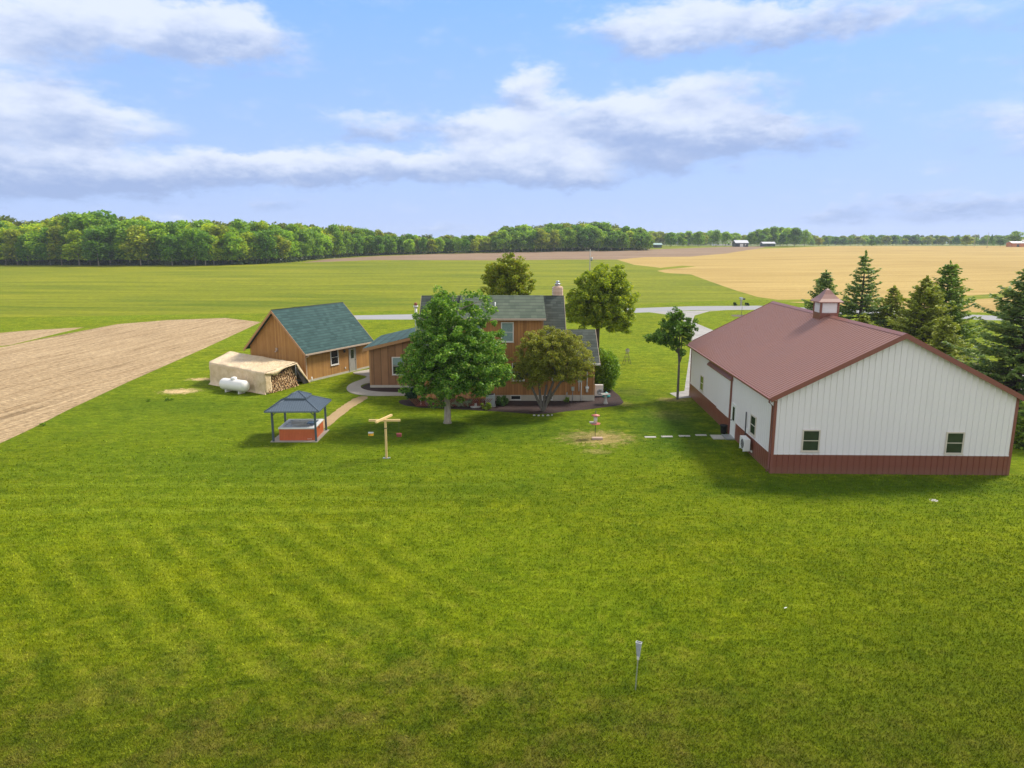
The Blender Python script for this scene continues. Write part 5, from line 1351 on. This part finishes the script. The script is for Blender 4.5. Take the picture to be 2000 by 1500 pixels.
# left and middle wood: base and top lines as seen in the photograph
base = [(-60,519),(0,518.5),(300,519),(480,518),(560,514),(600,509),(700,501),(800,497),(980,493),(1100,491),(1250,489)]
top = [(-60,424),(0,422),(60,428),(80,438),(130,434),(175,421),(235,424),(300,431),(360,436),(430,434),(470,437),(560,438),(620,441),(700,446),(740,450),(790,457),(860,460),(960,460),(985,444),(1040,440),(1150,436),(1200,441),(1260,452)]
def wood_row(x0, x1, dx, back, hk, cols, where, front=True, bright=.0, wide=1.15):
    x = x0
    while x < x1:
        if 0 < x or True:
            bx, by = ray(x, interp(base, x)); Y = by+back+random.uniform(-.25,1.)*8
            sc_ = Y; ytop = interp(top, x)
            el = (HOR-ytop)/F*1.03; zt = CAMH+el*Y
            X = (x-1000)/F*Y*1.018; h = max(7., (zt-H(X, Y)))*hk*random.uniform(.86,1.10)
            cn = random.choices([c for c, _ in cols], [w for _, w in cols])[0]
            plant(x, Y, h, cn, wide*random.uniform(.85,1.25), f'{cn} tree {"at front edge" if front else "deep inside"} of {where}', 'tree', f'{cn} trees {"along the edge" if front else "inside"} of the {where}')
        x += dx*random.uniform(.75,1.25)
mixL = [('bright green',3),('yellow-green',2),('olive',1.6),('mid green',4),('deep green',3),('pale green',1)]
mixM = [('mid green',4),('olive',2.6),('deep green',3),('pale green',2),('blue-green',1.5),('yellow-green',.8)]
wood_row(-40, 590, 19, 0, .80, mixL, 'large left wood')
wood_row(-40, 610, 19, 11, .93, mixL, 'large left wood', False)
wood_row(-40, 640, 21, 24, 1.0, mixL, 'large left wood', False)
wood_row(590, 780, 13, 0, .82, mixL, 'narrowing wood')
wood_row(600, 980, 14, 14, 1.0, mixM, 'narrowing wood', False)
wood_row(780, 985, 13, 0, .82, mixM, 'low middle wood')
wood_row(985, 1262, 12, 0, .82, mixM, 'humped middle wood')
wood_row(985, 1262, 13, 16, .98, mixM, 'humped middle wood', False)
print('woodland', NT_[0])
def line(items, where, cat='tree'):
    for (x, Y, ytop, cn, wide, var, lab) in items:
        X = (x-1000)/F*Y*1.018; zt = CAMH+(HOR-ytop)/F*1.03*Y; h = max(4., zt-H(X, Y)); plant(x, Y, h, cn, wide, lab, cat, None, var)
# named trees round the far farms
line([(1298,560,455,'deep green',1.5,0,'dark tree right of the far green-roofed shed'),(1322,565,456,'mid green',1.3,1,'mid green tree second right of the green-roofed shed'),(1352,570,453,'mid green',1.5,2,'broad tree halfway between green-roofed shed and white house'),
      (1384,585,451,'mid green',1.2,3,'tall tree left of the white gabled farmhouse'),(1402,592,453,'bright green',1.3,4,'bright tree standing before the white farmhouse'),
      (1437,650,459,'olive',1.6,5,'olive tree behind the black barn'),(1532,590,446,'deep green',1.5,6,'dark pointed tree at the right end of the farm clump'),(1551,600,450,'pale green',1.1,7,'thin pale tree at the right end of the farm clump'),
      (1678,600,468,'deep green',2.2,1,'dark round bush standing out before the far tree line'),(1578,640,465,'brownish',1.6,2,'brownish shrub left in the far tree line'),
      (1855,610,460,'olive',1.7,3,'olive round tree before the far poles'),(1902,600,459,'blue-green',1.2,8,'dark conifer between the far poles'),(1920,590,466,'deep green',1.7,4,'low dark tree right of the conifer'),
      (1946,580,452,'mid green',1.5,5,'large round tree over the orange shed on the right'),(1968,600,461,'bright green',1.3,6,'small bright tree beside the large round one'),(1996,640,462,'olive',1.4,7,'olive tree at the right picture edge')], '')
for x, Y, yt, cn in [(1450,610,454,'mid green'),(1463,625,449,'mid green'),(1478,615,447,'bright green'),(1492,620,445,'mid green'),(1505,630,445,'mid green'),(1518,610,446,'pale green'),(1470,600,457,'deep green'),(1510,598,455,'blue-green')]:
    X = (x-1000)/F*Y*1.018; zt = CAMH+(HOR-yt)/F*1.03*Y; plant(x, Y, zt-H(X,Y), cn, 1.35, f'{cn} tree in round clump above low dark shed', 'tree', f'{cn} trees of the rounded farm clump')
# far hedgerow to the right
for i in range(46):
    x = 1560+i*9.8+random.uniform(-4,4); Y = random.uniform(760,860); cn = random.choice(['mid green','deep green','blue-green','mid green','olive','pale green'])
    X = (x-1000)/F*Y*1.018; zt = CAMH+(HOR-random.uniform(459,466))/F*1.03*Y; plant(x, Y, zt-H(X,Y), cn, 1.9, f'{cn} tree in far line beyond the wheat', 'tree', f'{cn} trees of the far tree line beyond the wheat')
for i in range(22):
    x = 1256+i*8+random.uniform(-4,4); Y = random.uniform(660,720); cn = random.choice(['mid green','olive','pale green'])
    X = (x-1000)/F*Y*1.018; zt = CAMH+(HOR-random.uniform(452,458))/F*1.03*Y; plant(x, Y, zt-H(X,Y), cn, 1.6, f'{cn} tree in row behind white farmhouse', 'tree', f'{cn} trees behind the far farm')
print('far trees', NT_[0])
def ordinal(n): return f"{n}{'th' if 10 <= n % 100 <= 20 else {1:'st',2:'nd',3:'rd'}.get(n % 10,'th')}"
grp_ = {}
for o in C.objects:
    if o.parent is None and o.get('group') and o.name.startswith('woodland_tree'): grp_.setdefault(o['group'], []).append(o)
for g_, os_ in grp_.items():
    os_.sort(key=lambda o: o.location.x/o.location.y)
    for i, o in enumerate(os_):
        if len(os_) > 1: o['label'] = (o['label']+f", {ordinal(i+1)} such from left")
for k, T in enumerate(VAR):
    if k not in used:
        for ch in list(T.children): bpy.data.objects.remove(ch)
        bpy.data.objects.remove(T)
# the depth of the woods behind those edges: one uncountable mass
def woods_mass():
    src = [far_variant('broad', 300+i) for i in range(3)]; P = []; S = []
    def put(x, Y, ytop, k):
        X = (x-1000)/F*Y*1.018; z = H(X, Y); h = max(6, CAMH+(HOR-ytop)/F*1.03*Y-z); a = random.uniform(0,6.3)
        p, s = src[k]; q = p[::2].copy(); x_ = q[:,0]*cos(a)-q[:,1]*sin(a); y_ = q[:,0]*sin(a)+q[:,1]*cos(a)
        P.append(np.stack([X+x_*h*1.2, Y+y_*h*1.2, z+q[:,2]*h], 1)); S.append(s[::2]*h*1.5)
    x = -60
    while x < 1250:
        bx, by = ray(x, interp(base, x))
        for b in (38, 60, 90): put(x+random.uniform(-8,8), by+b, interp(top, x)+random.uniform(0,5), random.randrange(3))
        x += 22
    x = 1240
    while x < 2120:
        for b in (900, 960, 1120): put(x+random.uniform(-8,8), b, random.uniform(459,466), random.randrange(3))
        x += 14
    P = np.concatenate(P); S = np.concatenate(S)
    o = leaves('distant_woods', P, S, M['leaf_wood'], None, .5, 1.4); tag(o, 'deep mass of mixed green woodland behind the nearest trees', 'woods', kind='stuff')
m_leaf('leaf_wood', (.07, .12, .022), (.22, .27, .050), (.3, .3, .06), .4, nsc=.05)
woods_mass()
# undergrowth along the foot of the woods
def undergrowth():
    P = []; S = []
    x = -60
    while x < 1262:
        for k in range(5):
            xx = x+random.uniform(-4,4); bx, by = ray(xx, interp(base, xx)); Y = by+random.uniform(4,14); X = bx*Y/by; n = 10
            for j in range(n): P.append((X+random.gauss(0,1.4), Y+random.gauss(0,1.5), H(X,Y)+abs(random.gauss(0,1.3)))); S.append(random.uniform(.5,1.0))
        x += 4
    tag(leaves('undergrowth', P, S, M['leaf_under'], None, .5, 1.3), 'dark undergrowth along the foot of the woods', 'undergrowth', kind='stuff')
m_leaf('leaf_under', (.025, .048, .014), (.07, .11, .03), None, .25, nsc=.2)
undergrowth()

# ------------------------------------------------------------------ far buildings
simple('roof_white', (.50, .50, .53), .5, var=.05); simple('barn_black', (.035, .04, .045), .7); simple('roof_green', (.30, .42, .38), .5); simple('house_white', (.70, .68, .64), .6, var=.05)
simple('wall_dark_green', (.05, .08, .07), .7); simple('orange_wall', (.48, .17, .06), .7); simple('roof_dusk', (.34, .30, .31), .7); simple('house_grey', (.40, .40, .40), .7)
def far_building(name, x, Y, w, d, e, pk, wallm, roofm, label, rz=0., openings=(), gable_front=False, cat='building'):
    X = (x-1000)/F*Y*1.018; o = empty(name, (X, Y, H(X,Y)-.1), rz, label, cat)
    t = .2; b = MB()
    if gable_front:
        pr = lambda y: [(-w/2,y,0),(w/2,y,0),(w/2,y,e),(0,y,pk),(-w/2,y,e)]
        b.slab(pr(0), (0,d,0)); r = MB()
        for s in (-1,1): r.slab([(s*(w/2+.4),-.4,e-.2),(s*(w/2+.4),d+.4,e-.2),(0,d+.4,pk+.12),(0,-.4,pk+.12)], (0,0,.2))
    else:
        pr = lambda x_: [(x_,0,0),(x_,d,0),(x_,d,e),(x_,d/2,pk),(x_,0,e)]
        b.slab(pr(-w/2), (w,0,0)); r = MB()
        for s in (0,1):
            Yf = lambda y: y if s == 0 else d-y
            r.slab([(-w/2-.4,Yf(-.5),e-.15),(w/2+.4,Yf(-.5),e-.15),(w/2+.4,Yf(d/2),pk+.12),(-w/2-.4,Yf(d/2),pk+.12)], (0,0,.2))
    b.build('wall', M[wallm], o); r.build('roof', M[roofm], o)
    for (nm, x0, x1, z0, z1, mm) in openings: MB().box(x0,x1,-.12,.05,z0,z1).build(nm, M[mm], o)
    return o
far_building('farm_barn', 1433, 575, 10.0, 9, 3.1, 5.0, 'barn_black', 'roof_white', 'black farm barn with white roof on the far rise', 0, [('door',-1.6,1.,0,2.4,'house_white'),('window',2.2,3.2,1.2,2.2,'house_white')], cat='barn')
far_building('farm_shed', 1484, 585, 10, 7, 2.6, 3.6, 'wall_dark_green', 'roof_white', 'low dark shed with pale roof right of the black barn', 0, [('door',-1,1,0,2.,'barn_black')], cat='shed')
far_building('farm_shed', 1271, 520, 8.5, 6, 2.2, 3.1, 'wall_dark_green', 'roof_green', 'low shed with pale green roof in front of the middle wood', 0, [('door',-1,1,0,1.8,'barn_black')], cat='shed')
far_building('farmhouse_far', 1388, 640, 7, 8, 4.0, 8.2, 'house_white', 'roof_dusk', 'left white gabled farmhouse among the far trees', 0, [('window',-.8,.8,1.,2.6,'glass_dark')], True, 'house')
far_building('farmhouse_far', 1408, 640, 6, 8, 3.6, 6.4, 'house_white', 'roof_dusk', 'right white gabled farmhouse next to the black barn', 0, [('window',-.8,.8,1.,2.4,'glass_dark')], True, 'house')
far_building('farm_shed', 1953, 560, 9, 7, 3.0, 4.0, 'orange_wall', 'roof_white', 'orange shed with white roof at the far right', 0, [('door',-1,1,0,2.1,'barn_black')], cat='shed')
far_building('farmhouse_far', 1982, 575, 14, 9, 2.9, 5.2, 'house_grey', 'roof_dusk', 'long grey house with dusky roof at the far right', 0, [('window',-4,-2,1,2.2,'glass_dark'),('window',1,3,1,2.2,'glass_dark')], cat='house')

# ------------------------------------------------------------------ grass blades on the near lawn
def grass():
    n = 520000
    Y = 12+34*rng.random(n)**2.0; half = Y*.80+1; X = (rng.random(n)*2-1)*half
    h = rng.uniform(.03,.075,n)*(1+.25*(Y-14)/20); w = rng.uniform(.006,.012,n)*(1+.07*(Y-14))
    ok = ~((X > 13.3) & (Y > 35.2)); ok &= ~((X > -14.7) & (X < -11.6) & (Y > 41.2)); X, Y, h, w = X[ok], Y[ok], h[ok], w[ok]; n = len(X)
    t_ = np.clip((Y-22)/24,0,1); ok = rng.random(n) > t_*t_*(3-2*t_); ok &= X > -29.8; X, Y, h, w = X[ok], Y[ok], h[ok], w[ok]; n = len(X)
    a = rng.random(n)*2*pi; lx = rng.normal(0,.55,n)*h; ly = rng.normal(0,.55,n)*h
    v = np.empty((n,3,3)); v[:,0] = np.stack([X-np.cos(a)*w, Y-np.sin(a)*w, np.zeros(n)],1); v[:,1] = np.stack([X+np.cos(a)*w, Y+np.sin(a)*w, np.zeros(n)],1); v[:,2] = np.stack([X+lx, Y+ly, h],1)
    me = bpy.data.meshes.new('grass'); me.vertices.add(n*3); me.vertices.foreach_set('co', v.ravel()); me.loops.add(n*3); me.loops.foreach_set('vertex_index', np.arange(n*3, dtype=np.int32))
    me.polygons.add(n); me.polygons.foreach_set('loop_start', np.arange(0,n*3,3,dtype=np.int32)); me.polygons.foreach_set('loop_total', np.full(n,3,dtype=np.int32)); me.update(calc_edges=True)
    me.materials.append(M['grass_blades']); o = bpy.data.objects.new('grass', me); C.objects.link(o); tag(o, 'short mown grass blades of the near lawn', 'grass', kind='stuff')
grass()
# ------------------------------------------------------------------ air
def haze():
    o = MB().box(-1900,1900,-70,1750,-1.2,46).build('haze', None)
    m = bpy.data.materials.new('haze'); m.use_nodes = True; nt = m.node_tree; nt.nodes.clear()
    out = nt.nodes.new('ShaderNodeOutputMaterial'); pv = nt.nodes.new('ShaderNodeVolumePrincipled'); pv.inputs['Color'].default_value = (.80,.88,1,1); pv.inputs['Density'].default_value = .00016; pv.inputs['Anisotropy'].default_value = .2
    nt.links.new(pv.outputs[0], out.inputs['Volume']); o.data.materials.append(m); tag(o, kind='stuff')
haze()
